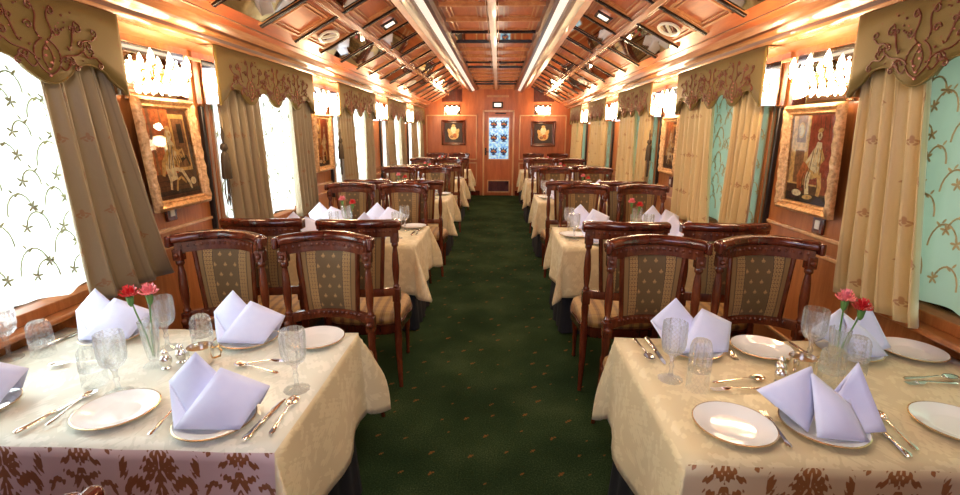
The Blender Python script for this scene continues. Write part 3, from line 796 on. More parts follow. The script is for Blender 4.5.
def picture(label, w, h, design, loc, rz, tilt, gold=True, gname='gilt'):
    t = thing('framed_picture', label, 'picture', loc, rz); bw = .060 if gold else .08
    t.rotation_euler = (tilt, 0, rz)
    obj('picture_frame', frame_mesh(w, h, bw, .045, MB()), M[gname], t, ang=50)
    mb = MB(); mb.box(-w / 2 + .01, w / 2 - .01, -.002, .006, -h / 2 + .01, h / 2 - .01)
    obj('backing_board', mb, M['dark'], t, ang=None)
    iw, ih = w - 2 * bw, h - 2 * bw
    names = ['p_brown', 'p_red', 'p_gold', 'p_cream', 'p_dark', 'p_orange', 'p_wall', 'p_green', 'p_yel']
    mb = MB(); y = -.004
    def E(x, z, a, b, rot, c, lift=1):
        mb.mi = names.index(c); mb.ellipse((x * iw, y - .0006 * lift, z * ih), a * iw, b * iw, rot, 'xz', 16)
    def R(x0, x1, z0, z1, c, lift=1):
        mb.mi = names.index(c); yy = y - .0006 * lift; mb.poly([(x0 * iw, yy, z0 * ih), (x1 * iw, yy, z0 * ih), (x1 * iw, yy, z1 * ih), (x0 * iw, yy, z1 * ih)])
    def T(pts, r, c, lift=3):
        mb.mi = names.index(c); mb.tube([(px * iw, y - .0006 * lift, pz * ih) for px, pz in pts], [q * iw for q in r], 8, .05, up=(0, 1, 0))
    R(-.52, .52, -.52, .52, 'p_brown', 0)
    if design == 'rider':
        R(-.5, .05, -.5, .5, 'p_orange'); R(.05, .42, -.2, .45, 'p_gold'); R(.10, .38, -.16, .40, 'p_wall', 2); R(.20, .32, .12, .34, 'p_dark', 3); R(-.5, .5, -.5, -.22, 'p_brown', 2)
        R(-.42, -.36, -.22, .5, 'p_wall', 2); R(-.16, -.12, -.22, .5, 'p_wall', 2); R(-.5, .5, -.46, -.41, 'p_dark', 3)
        T([(-.20, -.40), (-.16, -.26), (-.02, -.17), (.14, -.20), (.26, -.34), (.30, -.42)], [.025, .03, .035, .035, .03, .02], 'p_cream', 4)
        T([(-.08, -.42), (-.02, -.30), (.08, -.27), (.18, -.34)], [.02, .022, .022, .02], 'p_gold', 5)
        E(.02, -.05, .20, .10, .1, 'p_gold', 5); E(-.06, .05, .13, .19, .2, 'p_cream', 6); T([(-.10, .0), (-.14, -.14), (-.10, -.30)], [.09, .11, .10], 'p_cream', 5); E(-.04, .22, .07, .085, 0, 'p_cream', 7); E(-.04, .29, .055, .035, 0, 'p_gold', 8)
        T([(-.10, .02), (-.26, -.10), (-.32, -.24)], [.06, .05, .03], 'p_gold', 6); T([(0, .08), (.12, .02), (.22, .05), (.25, -.05)], [.03, .03, .02, .02], 'p_gold', 8)
        T([(.16, -.08), (.30, -.04), (.36, -.14)], [.03, .03, .02], 'p_dark', 6); E(.36, -.33, .07, .06, 0, 'p_cream', 7)
        for i in range(5): T([(-.11 + .03 * i, .10), (-.15 + .035 * i, -.02), (-.22 + .05 * i, -.16)], [.006, .009, .006], 'p_brown' if i % 2 else 'p_yel', 9)
        for i in range(4): T([(-.02 + .05 * i, -.02), (.02 + .05 * i, -.08), (.0 + .06 * i, -.14)], [.006, .008, .005], 'p_brown', 9)
        E(-.02, .22, .022, .03, 0, 'p_gold', 9); T([(-.10, .24), (-.12, .14), (-.10, .06)], [.02, .03, .02], 'p_gold', 8)
        for i in range(4): R(-.5, .5, -.48 + .06 * i, -.475 + .06 * i, 'p_dark', 3)
        for i in range(3): R(.11 + .09 * i, .115 + .09 * i, -.16, .40, 'p_brown', 3)
    elif design == 'throne':
        R(-.5, .5, -.5, -.28, 'p_brown'); R(-.5, -.12, -.28, .5, 'p_wall'); R(-.05, .5, -.28, .5, 'p_red'); R(-.14, -.05, -.28, .5, 'p_gold', 2); R(-.47, -.36, -.28, .5, 'p_gold', 2)
        E(-.26, .33, .085, .12, 0, 'p_gold', 3); E(-.26, .33, .06, .09, 0, 'p_cream', 4); R(-.38, -.12, .10, .19, 'p_gold', 3); R(-.5, .5, -.5, -.40, 'p_dark', 3)
        T([(.30, .34), (.33, .0), (.36, -.38)], [.05, .09, .11], 'p_red', 3)
        E(.12, -.08, .22, .17, .5, 'p_gold', 5); T([(.20, .20), (.18, .05), (.10, -.12)], [.05, .11, .12], 'p_cream', 6); E(.19, .27, .05, .065, 0, 'p_cream', 7); E(.20, .33, .06, .03, .2, 'p_gold', 8)
        T([(-.05, -.06), (-.18, -.22), (-.16, -.34)], [.09, .08, .06], 'p_orange', 7); T([(.02, -.14), (.0, -.28), (.03, -.40)], [.06, .05, .05], 'p_cream', 7); T([(.26, -.14), (.30, -.30), (.27, -.40)], [.05, .045, .04], 'p_gold', 7)
        for i in range(5): T([(.10 + .04 * i, .14), (.06 + .05 * i, -.02), (.03 + .06 * i, -.16)], [.006, .010, .006], 'p_gold' if i % 2 else 'p_wall', 9)
        for i in range(4): T([(-.10 + .05 * i, -.10), (-.16 + .05 * i, -.22), (-.15 + .05 * i, -.34)], [.006, .008, .005], 'p_dark' if i % 2 else 'p_red', 9)
        T([(.24, .12), (.32, .02), (.22, -.06)], [.03, .035, .025], 'p_gold', 8); T([(.12, .12), (.02, .02), (-.06, -.04)], [.03, .03, .02], 'p_cream', 8)
        for i in range(4): T([(.16 + .10 * i, .48), (.20 + .09 * i, .0), (.24 + .07 * i, -.36)], [.008, .010, .008], 'p_brown', 2)
        E(.19, .275, .018, .03, 0, 'p_wall', 9); R(-.5, .5, -.30, -.28, 'p_gold', 2)
        E(-.22, -.40, .12, .05, 0, 'p_cream', 8); E(.05, -.43, .12, .035, .1, 'p_gold', 8); E(-.12, -.35, .05, .03, 0, 'p_red', 9)
    else:
        R(-.5, .5, -.5, .5, 'p_dark'); E(0, -.12, .30, .26, 0, 'p_gold', 2); E(0, .14, .17, .22, 0, 'p_cream', 3); E(-.2, .02, .10, .22, .5, 'p_gold', 3); E(.2, .02, .10, .22, -.5, 'p_gold', 3); E(0, .36, .10, .08, 0, 'p_gold', 4); E(.08, -.16, .10, .13, .4, 'p_orange', 4); E(-.1, -.22, .11, .08, 0, 'p_wall', 4)
    obj('painting', mb, [M[n] for n in names], t, ang=None)
    if gold:
        mb = MB(); mb.poly([(-iw / 2, -.016, -ih / 2), (iw / 2, -.016, -ih / 2), (iw / 2, -.016, ih / 2), (-iw / 2, -.016, ih / 2)])
        obj('picture_glass', mb, M['picglass'], t, ang=None)
    return t
# local -y must face the aisle:  left wall -> faces +x : rz=+90 ; right wall -> rz=-90
picture('gilt framed painting of a robed rider near a doorway, left wall nearest the camera', .50, .63, 'rider', (-1.865, 2.825, 1.462), PI / 2, math.radians(-4))
picture('gilt framed painting of a robed seated figure before a red drape, right wall nearest camera', .51, .62, 'throne', (1.872, 2.89, 1.446), -PI / 2, math.radians(2.5))
picture('gilt framed painting between the second and third windows on the left', .50, .62, 'throne', (-1.90, 5.40, 1.47), PI / 2, 0)
picture('gilt framed painting between the second and third windows on the right', .48, .60, 'rider', (1.90, 5.28, 1.46), -PI / 2, 0)
picture('dark framed picture of a golden figure on the end wall, left of the door', .60, .62, 'idol', (-1.06, YE - .004, 1.57), 0, 0, False, 'mahog2')
picture('dark framed picture of a golden figure on the end wall, right of the door', .60, .62, 'idol', (1.18, YE - .004, 1.55), 0, 0, False, 'mahog2')
for lab, loc, rz in (('small dark switch plate below the rider painting on the left wall', (-W + .0, 2.82, 1.115), PI / 2), ('small dark switch plate below the seated figure painting on the right wall', (W, 2.80, 1.08), -PI / 2), ('small dark switch plate below the further gilt painting on the right wall', (W, 5.25, 1.08), -PI / 2)):
    t = thing('switch_plate', lab, 'switch', loc, rz)
    mb = MB(); mb.box(-.05, .05, -.016, 0, -.055, .055); obj('surround', mb, M['mahog'], t, bevel=.008)
    mb = MB(); mb.box(-.020, .020, -.020, -.014, -.026, .026); obj('rocker', mb, M['white'], t, bevel=.004)

# ------------------------------------------------------------------ sconces
def sconce_proto():
    t = thing('crystal_sconce', 'x', 'wall lamp')
    mb = MB(); mb.box(-.27, .27, -.012, 0, -.14, .16); obj('mirror_backplate', mb, M['mirror2'], t, bevel=.004)
    mb = MB(); mb.lathe([(.001, 0), (.05, .0), (.055, .01), (.03, .02), (.012, .05), (.001, .055)], 16, (0, -.012, .02), M=Matrix.Rotation(PI / 2, 3, 'X'))
    for q in (-1, 0, 1):
        mb.tube([(0, -.04, .0), (q * .08, -.09, -.04), (q * .15, -.10, -.01), (q * .155, -.10, .03)], .006, 6)
        mb.lathe([(.001, 0), (.02, .004), (.024, .012), (.012, .018)], 10, (q * .155, -.10, .03))
    obj('arm', mb, M['brass'], t)
    for q in (-1, 0, 1):
        mb = MB()
        mb.lathe([(.008, 0), (.016, .02), (.018, .04), (.010, .065), (.001, .085)], 10, (q * .155, -.10, .048))
        obj('bulb', mb, M['glow'], t)
    mb = MB()
    for r in range(3):
        n = 11 - r * 2
        for i in range(n):
            a = PI * (i + .5) / n
            x = (.23 - .05 * r) * -cos(a); y = -.02 - (.115 - .02 * r) * sin(a); z = .07 - .055 * r
            mb.lathe([(.001, .0), (.007, -.008), (.014, -.03), (.006, -.052), (.001, -.058)], 6, (x, y, z))
            mb.sphere((x, y, z + .008), .007, 6, 4)
    obj('crystal_drop', mb, M['glow'], t, ang=10)
    return t
P_sc = Proto(sconce_proto()); LAMPS = []
for s, ys_ in ((-1, (2.86, 5.36, 7.86, 10.3)), (1, (2.96, 5.33, 7.68, 10.0))):
    side = 'left' if s < 0 else 'right'
    for i, y in enumerate(ys_):
        P_sc.at((s * (W - .006), y, 1.90), PI / 2 if s < 0 else -PI / 2, 'glowing crystal wall lamp, %s along the %s wall' % (('nearest one', 'second one', 'third one', 'farthest one')[i], side))
        LAMPS.append((s * (W - .30), y, 1.92))
for x, sd in ((-1.09, 'left'), (1.15, 'right')):
    P_sc.at((x, YE - .006, 2.10), 0, 'glowing crystal wall lamp on the end wall above the %s dark framed picture' % sd, (.75, 1, .9)); LAMPS.append((x, YE - .3, 2.12))

# ------------------------------------------------------------------ chairs
def rail_pt(t, dx=.244, back=.225, wrap=.095): return (dx * t, back - wrap * t * t)
def chair_proto():
    c = thing('dining_chair', 'x', 'chair')
    N = 20; ts_ = [-1 + 2 * i / N for i in range(N + 1)]
    def rail_path(z, off=0.0, tr=1.0):
        out = []
        for t in ts_:
            x, y = rail_pt(t * tr); tx, ty = .244, -.19 * t * tr; l = math.hypot(tx, ty); nx, ny = ty / l, -tx / l   # towards sitter
            zz = z + .012 * (1 - t * t)
            out.append(((x + nx * off, y + ny * off, zz), (-nx, -ny, 0), (0, 0, 1)))
        return out
    mb = MB(); mb.sweep(rail_path(1.035), [(-.030, 0), (-.034, .018), (-.022, .036), (0, .042), (.024, .036), (.034, .018), (.030, 0), (.020, -.008), (-.020, -.008)])
    for q in (-1, 1):
        x, y = rail_pt(q); mb.cbox((x, y - .002, 1.040), (.026, .062, .060))
    obj('top_rail', mb, M['mahog'], c, ang=50, bevel=.008)
    mb = MB(); mb.sweep(rail_path(.985, 0, .96), [(-.018, -.012), (-.02, .045), (.02, .045), (.018, -.012)])
    for i in range(15):
        t = -.82 + 1.64 * i / 14; x, y = rail_pt(t)
        for o_ in (-.020, .020): mb.sphere((x, y + o_, 1.008 + .012 * (1 - t * t)), .0095, 6, 4, (1, .6, 1.1))
    obj('carved_frieze', mb, M['mahog2'], c, ang=50)
    for q in (-1, 1):
        x, y = rail_pt(q * .90)
        mb = MB(); mb.cbox((x, y, .965), (.046, .046, .06)); mb.cbox((x, y, .60), (.046, .05, .085))
        mb.lathe([(.016, .64), (.021, .655), (.014, .67), (.020, .72), (.023, .78), (.019, .86), (.013, .905), (.021, .915), (.021, .928), (.016, .94)], 12, (x, y, 0))
        mb.lathe([(.022, .40), (.020, .47), (.024, .53), (.020, .56)], 12, (x, y, 0))
        mb.sphere((x, y - .03, .60), .020, 8, 6); mb.sphere((x, y - .026, .965), .015, 8, 6)
        obj('post', mb, M['mahog2'], c, bevel=.003)
    def pan(z): return .148 - .02 * (1.0 - (z - .65) / .35)
    def pf(sgn):
        def fn(u, v):
            z = .655 + .33 * v; hw = pan(z); x = (u - .5) * 2 * hw
            y = .222 - .095 * (x / .244) ** 2 + .0
            bul = .022 * (1 - (2 * u - 1) ** 4) * (1 - (2 * v - 1) ** 4)
            return (x, y + sgn * (.006 + bul), z)
        return fn
    mb = MB(); mb.grid(pf(-1), 12, 12); mb.grid(pf(1), 12, 12); obj('back_upholstery', mb, M['uphol'], c, ang=180)
    for q in (-1, 1):
        mb = MB(); pts = []
        for i in range(5):
            z = .64 + .35 * i / 4; x = q * (pan(z) + .010); pts.append((x, .222 - .095 * (x / .244) ** 2, z))
        mb.tube(pts, .013, 8)
        obj('panel_stile', mb, M['mahog2'], c)
    mb = MB(); mb.sweep(rail_path(.62, 0, .88), [(-.016, -.022), (-.018, .0), (-.012, .026), (.012, .026), (.018, 0), (.016, -.022)])
    for i in range(13):
        t = -.62 + 1.24 * i / 12; x, y = rail_pt(t); mb.sphere((x, y - .018, .638), .010, 6, 4)
    obj('lower_rail', mb, M['mahog2'], c, ang=50)
    def seat_out(a, g=0.0):
        x = (.262 + g) * cos(a); y = sin(a)
        e = .55; x = (.262 + g) * math.copysign(abs(cos(a)) ** e, cos(a)) * (1.0 if y < 0 else .93); y = ((.34 if y < 0 else .2) + g) * math.copysign(abs(y) ** (.72 if y < 0 else .55), y) - .01
        return x, min(y, .19 + g)
    n = 40
    mb = MB(); rings = [(-.03, .40), (-.004, .405), (.004, .43), (-.002, .452), (-.03, .472), (-.09, .484), (-.18, .488)]
    b0 = 0
    for g, z in rings:
        for j in range(n):
            x, y = seat_out(2 * PI * j / n, g); mb.v.append((x, y, z))
    for i in range(len(rings) - 1):
        for j in range(n): mb.face((i * n + j, i * n + (j + 1) % n, (i + 1) * n + (j + 1) % n, (i + 1) * n + j))
    mb.face([(len(rings) - 1) * n + j for j in range(n)])
    obj('seat_cushion', mb, M['seat'], c, ang=70)
    mb = MB(); rings = [(-.05, .335), (-.005, .338), (.006, .36), (.004, .395), (.010, .405), (-.03, .412)]
    for g, z in rings:
        for j in range(n):
            x, y = seat_out(2 * PI * j / n, g); mb.v.append((x, y, z))
    for i in range(len(rings) - 1):
        for j in range(n): mb.face((i * n + j, i * n + (j + 1) % n, (i + 1) * n + (j + 1) % n, (i + 1) * n + j))
    obj('seat_frame', mb, M['mahog'], c, ang=50)
    for q in (-1, 1):
        x, y = rail_pt(q * .90); mb = MB()
        mb.tube([(x, y, .44), (x * 1.0, y + .0, .34), (x * 1.03, y + .03, .20), (x * 1.10, y + .075, .0)], [.024, .026, .021, .013], 10); obj('leg', mb, M['mahog2'], c)
        mb = MB(); mb.lathe([(.010, 0), (.016, .012), (.011, .03), (.018, .20), (.024, .28), (.017, .295), (.026, .31), (.026, .345)], 12, (q * .205, -.262, 0)); obj('leg', mb, M['mahog2'], c)
    return c
P_ch = Proto(chair_proto())
YC = (1.56, 4.07, 6.50, 8.93, 11.22); TD = .413
CHX = {-1: (('aisle', .822, .785), ('window', 1.385, 1.385)), 1: (('aisle', .862, .84), ('window', 1.41, 1.42))}
for side, s in SIDES:
    for k in range(5):
        for seat, x, xn in CHX[s]:
            if k: x = {(-1, 'aisle'): .895, (-1, 'window'): 1.44, (1, 'aisle'): .93, (1, 'window'): 1.52}[s, seat]
            P_ch.at((s * x, YC[k] + TD + .245 + random.uniform(-.01, .015), 0), random.uniform(-.03, .03), 'carved mahogany chair facing the camera behind the %s %s table, %s seat' % (ORD[k], side, seat))['group'] = 'dining chairs facing the camera'
            if k == 0 and seat == 'window': continue
            yy = (.70 if s < 0 else .722) if k == 0 else YC[k] - TD - .66
            P_ch.at((s * xn, yy + random.uniform(-.015, .015), 0), PI + random.uniform(-.03, .03), 'carved mahogany chair with its back to the camera at the %s %s table, %s seat' % (ORD[k], side, seat))['group'] = 'dining chairs with backs to the camera'

# ------------------------------------------------------------------ tablecloths and skirts
XA, XW = .585, 1.90
def table_cloth(s, k):
    y0, y1 = YC[k] - TD, YC[k] + TD; OH = .40
    XE = .55 if (s < 0 and k == 0) else .585
    us = [-(OH) + OH * i / 12 for i in range(12)] + [(XW - XE) * i / 18 for i in range(19)]            # from aisle hem to wall
    vs = [-(OH) + OH * i / 12 for i in range(12)] + [2 * TD * i / 12 for i in range(13)] + [2 * TD + .20 * (i + 1) / 12 for i in range(12)]
    ph = random.uniform(0, 6);
    mb = MB(); V = {}
    for i, u in enumerate(us):
        for j, v in enumerate(vs):
            du = max(0, -u); dv = max(0, -v, v - 2 * TD); sg = -1 if v < 0 else 1
            bx = max(u, 0); by = min(max(v, 0), 2 * TD)
            wave = 0
            if du or dv:
                mx_, mn_ = max(du, dv), min(du, dv)
                r = mx_ * (1 + .16 * mn_ / mx_); an = math.atan2(dv, du)
                o = r * (.06 + (.38 if s < 0 else .18) * sin(2 * an) ** 2)
                if not dv: wave = .022 * sin(by * 13 + ph) * du / OH
                if not du: wave = .018 * sin(bx * 14 + ph) * dv / OH
                o += wave
                px = bx - o * cos(an); py = by + sg * o * sin(an); pz = -math.sqrt(max(r * r - o * o, 0))
                if mx_ < .02: pz *= .8
            else:
                px, py, pz = bx, by, .0018 * sin(bx * 21 + by * 9 + ph)
            V[i, j] = len(mb.v); mb.v.append((s * (XE + px), y0 + py, TH + pz))
    for i in range(len(us) - 1):
        for j in range(len(vs) - 1):
            mb.mi = 1 if (k == 0 and vs[j + 1] <= 0 and us[i] >= 0) else (0 if us[i] >= 0 and 0 <= vs[j] < 2 * TD else 2)  # front drop takes the copy with painted shade contrast
            q = [(i, j), (i + 1, j), (i + 1, j + 1), (i, j + 1)]
            if s < 0: q = q[::-1]
            mb.face([V[a] for a in q], [(us[a] + 3, vs[b] + 3) for a, b in q])
    side = 'left' if s < 0 else 'right'
    o = obj('tablecloth', mb, [M['cloth_lit' if (s < 0 and k == 0) else 'cloth'], M['shade_l' if s < 0 else 'shade_r'], M['cloth']], ang=180, solid=.003)
    tag(o, 'cream damask tablecloth hanging over the edges of the %s %s table' % (ORD[k], side), 'tablecloth', 'damask tablecloths')
    # navy undercloth down to the floor
    mb = MB(); n = 0; loop = []
    pts = [(XE + .012, y0 + .012), (XW, y0 + .012), (XW, y1 - .14), (XE + .012, y1 - .14)]
    for a in range(4):
        p, q = pts[a], pts[(a + 1) % 4]; d = math.hypot(q[0] - p[0], q[1] - p[1]); m = int(d / .022)
        nx, ny = (q[1] - p[1]) / d, -(q[0] - p[0]) / d
        for j in range(m):
            t = j / m; loop.append((p[0] + (q[0] - p[0]) * t, p[1] + (q[1] - p[1]) * t, nx, ny, d * t, t, a))
    L = len(loop)
    for z, fl in ((TH - .008, 0), (.60, .0), (.32, .3), (.012, 1.0)):
        for (x, y, nx, ny, dd, t, a) in loop:
            w = (.012 * sin(dd * 48 + ph) + .008 * sin(dd * 19)) * fl * (0 if a == 1 else 1) + (.02 * fl if a != 1 else 0)
            mb.v.append((s * (x + nx * w), y + ny * w, z))
    for r in range(3):
        for j in range(L): mb.face((r * L + j, r * L + (j + 1) % L, (r + 1) * L + (j + 1) % L, (r + 1) * L + j))
    mb.face(range(L))
    o = obj('table_skirt', mb, M['skirt'], ang=180)
    tag(o, 'floor length navy undercloth below the cream cloth of the %s %s table' % (ORD[k], side), 'table skirt', 'navy table skirts')
for side, s in SIDES:
    for k in range(5): table_cloth(s, k)

# ------------------------------------------------------------------ tableware prototypes
TZ = TH + .004
def plate_proto():
    t = thing('plate', 'x', 'plate')
    R = .118
    mb = MB(); mb.lathe([(.001, .002), (.060, .002), (.064, .0), (.068, .003), (.085, .009), (R - .003, .018), (R - .003, .0215), (.086, .0135), (.068, .007), (.060, .0055), (.001, .0055)], 48, cap=False); obj('dish', mb, M['porcelain'], t, ang=60)
    mb = MB(); mb.lathe([(R - .004, .0175), (R, .0185), (R, .021), (R - .004, .0222)], 48, cap=False); obj('gilt_rim', mb, M['plate_rim'], t)
    return t
def goblet_proto():
    t = thing('wine_goblet', 'x', 'glass')
    mb = MB(); n = 32
    mb.lathe([(.012, .098), (.024, .106), (.032, .122), (.0355, .145), (.036, .20), (.0345, .222), (.033, .222), (.034, .20), (.0335, .148), (.029, .124), (.020, .110), (.004, .104)], n, flute=.05, nf=12, cap=False); obj('bowl', mb, M['crystal'], t, ang=12)
    mb = MB(); mb.lathe([(.008, .018), (.0055, .04), (.009, .055), (.0055, .068), (.008, .085), (.013, .098)], 8); obj('stem', mb, M['crystal'], t, ang=12)
    mb = MB(); mb.lathe([(.036, 0), (.037, .003), (.030, .006), (.010, .013), (.008, .02)], n, flute=.03, nf=12); obj('foot', mb, M['crystal'], t, ang=12)
    return t
def tumbler_proto():   # turned upside down on the cloth
    t = thing('water_tumbler', 'x', 'glass')
    mb = MB(); mb.lathe([(.036, 0), (.0375, .002), (.0368, .05), (.034, .055)], 32, cap=False); obj('rim_wall', mb, M['crystal'], t, ang=30)
    mb = MB(); mb.lathe([(.0355, .05), (.0375, .058), (.0360, .070), (.0372, .082), (.0350, .095), (.0355, .108), (.031, .122), (.024, .130), (.001, .130)], 32, flute=.06, nf=12); obj('cut_base', mb, M['crystal'], t, ang=10)
    return t
def vase_proto():
    t = thing('bud_vase', 'x', 'vase')
    mb = MB(); mb.lathe([(.036, 0), (.037, .004), (.022, .012), (.013, .022), (.018, .035), (.024, .08), (.028, .13), (.033, .185), (.031, .185), (.026, .13), (.021, .08), (.012, .035), (.002, .03)], 32, flute=.08, nf=8, cap=False); obj('fluted_body', mb, M['crystal'], t, ang=14)
    return t
def carnation(name, label, mat, loc, lean, h):
    t = thing(name, label, 'flower', loc)
    dx, dy = lean
    mb = MB(); mb.tube([(0, 0, .0), (dx * .3, dy * .3, h * .4), (dx * .75, dy * .75, h * .75), (dx, dy, h)], [.0028] * 4, 6); obj('stem', mb, M['stem'], t)
    mb = MB(); mb.lathe([(.003, -.035), (.009, -.025), (.012, -.005), (.013, .005)], 8, (dx, dy, h)); obj('calyx', mb, M['stem'], t)
    mb = MB(); rr = random.Random(5)
    for lay in range(3):
        n = 11 - lay * 2; R = .030 - .007 * lay; z0 = h + .006 + .006 * lay
        for i in range(n):
            a = 2 * PI * i / n + lay * .4; w = .013; b = len(mb.v)
            for j in range(4):
                q = j / 3; r_ = .003 + R * q; zz = z0 + (.010 + .006 * lay) * q + rr.uniform(-.003, .003) * q
                for e in (-1, 0, 1):
                    aa = a + e * .5 * w / max(r_, .006) * (.5 + .5 * q); mb.v.append((dx + r_ * cos(aa) , dy + r_ * sin(aa), zz + (.004 * abs(e) * (1 if j % 2 else -1) if q > .6 else 0) + (rr.uniform(-.002, .003) if q == 1 else 0)))
            for j in range(3):
                for e in range(2): mb.face((b + j * 3 + e, b + j * 3 + e + 1, b + (j + 1) * 3 + e + 1, b + (j + 1) * 3 + e))
    obj('petals', mb, mat, t, ang=60)
    return t
def napkin_proto(var=0):
    t = thing('folded_napkin', 'x', 'napkin')
    mb = MB()
    def patch(A, B, C, D, bul, n=8):
        A, B, C, D = map(Vector, (A, B, C, D)); nr = (B - A).cross(D - A).normalized()
        mb.grid(lambda u, v: A * (1 - u) * (1 - v) + B * u * (1 - v) + C * u * v + D * (1 - u) * v + nr * (bul * 16 * u * (1 - u) * v * (1 - v)), n, n)
    if var == 0:
        patch((-.035, -.03, .020), (.035, .045, .085), (-.048, .045, .190), (-.128, .045, .098), .012)
        patch((-.058, -.062, .022), (.098, -.055, .020), (.142, .030, .098), (.030, .015, .160), .020)
        patch((-.058, -.062, .022), (.030, .015, .160), (.005, .035, .09), (-.035, .0, .03), -.004)
        patch((-.128, .045, .098), (-.048, .045, .190), (.005, .075, .022), (-.075, .070, .022), .004)
        patch((.030, .015, .160), (.142, .030, .098), (.095, .065, .020), (-.01, .075, .022), .004)
        patch((-.058, -.062, .022), (-.035, -.03, .022), (-.128, .045, .098), (-.090, -.015, .025), .0)
    else:
        patch((-.06, -.05, .020), (.0, .03, .07), (-.03, .03, .165), (-.155, .015, .095), .018)
        patch((-.05, -.07, .020), (.06, -.075, .018), (.055, .0, .075), (-.03, .03, .150), .022)
        patch((.03, -.05, .020), (.125, -.03, .020), (.085, .045, .175), (.025, .02, .06), -.016)
        patch((-.155, .015, .095), (-.03, .03, .165), (.02, .085, .022), (-.08, .06, .020), .004)
        patch((.02, .04, .05), (.085, .045, .175), (.125, .02, .03), (.06, .07, .02), .0)
        patch((-.03, -.02, .05), (.06, .0, .07), (.07, .05, .10), (.0, .05, .06), .0)
    obj('folded_cloth', mb, M['napkin'], t, ang=60, solid=.003)
    return t
def spoon_proto():
    t = thing('spoon', 'x', 'cutlery'); mb = MB()       # handle along +x from head at 0 ; head centre at x=0
    def fn(u, v):
        a = 2 * PI * v; r = u; x = .030 * r * cos(a); y = .020 * r * sin(a) * (1 - .12 * cos(a)); return (x, y, .004 + .009 * r * r)
    mb.grid(fn, 5, 24); obj('spoon_bowl', mb, M['silver'], t, ang=180, solid=.0015)
    mb = MB(); mb.tube([(.028, 0, .012), (.045, 0, .016), (.09, 0, .012), (.14, 0, .009), (.165, 0, .009), (.175, 0, .008)], [.004, .0035, .0045, .007, .009, .005], 8, .35, up=(0, 0, 1)); obj('handle', mb, M['silver'], t)
    return t
def fork_proto():
    t = thing('fork', 'x', 'cutlery'); mb = MB()
    for i in range(4):
        y = -.009 + .006 * i; mb.tube([(.0, y, .006), (.025, y, .004), (.048, y, .008)], .0015, 6)
    mb.tube([(.042, 0, .007), (.055, 0, .008), (.066, 0, .012), (.072, 0, .013)], [.0115, .0115, .007, .004], 8, .25, up=(0, 0, 1)); obj('tines', mb, M['silver'], t)
    mb = MB(); mb.tube([(.070, 0, .013), (.10, 0, .011), (.15, 0, .008), (.175, 0, .008), (.187, 0, .007)], [.0035, .0045, .007, .009, .005], 8, .35, up=(0, 0, 1)); obj('handle', mb, M['silver'], t)
    return t
def knife_proto():
    t = thing('table_knife', 'x', 'cutlery'); mb = MB()
    mb.tube([(0, .004, .003), (.02, .001, .003), (.06, 0, .004), (.115, 0, .005)], [.003, .008, .010, .009], 8, .16, up=(0, 0, 1)); obj('blade', mb, M['silver'], t)
    mb = MB(); mb.tube([(.112, 0, .006), (.12, 0, .008), (.16, 0, .009), (.20, 0, .009), (.225, 0, .010), (.235, 0, .009)], [.006, .009, .008, .009, .011, .006], 10, .7, up=(0, 0, 1)); obj('handle', mb, M['silver'], t)
    return t
def shaker_proto():
    t = thing('condiment_shaker', 'x', 'shaker')
    mb = MB(); mb.lathe([(.014, 0), (.017, .004), (.012, .010), (.020, .024), (.022, .036), (.016, .050), (.010, .056)], 14); obj('body', mb, M['silver'], t)
    mb = MB(); mb.lathe([(.011, .055), (.013, .058), (.012, .068), (.006, .076), (.001, .078)], 14); obj('cap', mb, M['silver'], t)
    return t
def cup_proto():
    t = thing('sugar_cup', 'x', 'cup')
    mb = MB(); mb.lathe([(.028, 0), (.032, .004), (.034, .03), (.036, .058), (.034, .058), (.032, .03), (.028, .012), (.001, .010)], 28); obj('cup_body', mb, M['silver'], t)
    mb = MB(); mb.tube([(.034, 0, .050), (.050, 0, .054), (.058, 0, .038), (.052, 0, .020), (.034, 0, .014)], .0035, 8); obj('handle', mb, M['brass'], t)
    mb = MB(); mb.lathe([(.001, .042), (.030, .042), (.0325, .044), (.001, .046)], 24); obj('contents', mb, M['rosewater'], t)
    return t
PR = {n: Proto(f()) for n, f in dict(plate=plate_proto, goblet=goblet_proto, tumbler=tumbler_proto, vase=vase_proto, spoon=spoon_proto, fork=fork_proto, knife=knife_proto, shaker=shaker_proto, cup=cup_proto).items()}
PR['nap0'] = Proto(napkin_proto(0)); PR['nap1'] = Proto(napkin_proto(1))
def put(kind, x, y, label, rz=0, group=None, z=TZ, scale=None):
    if scale is None: scale = {'nap0': (1.22, 1.15, 1.1), 'nap1': (1.25, 1.2, 1.12), 'goblet': (1.18, 1.18, 1), 'cup': (1.3, 1.3, 1.2)}.get(kind)
    r = PR[kind].at((x, y, z), rz, label, scale)
    if group: r['group'] = group
    return r
def lay(kind, head, tail, label):
    a = math.atan2(tail[1] - head[1], tail[0] - head[0]); return put(kind, head[0], head[1], label, a, 'silver cutlery on the front tables')
GP, GN, GG = 'white plates laid on the tables', 'folded napkins on the plates', 'cut crystal glasses'
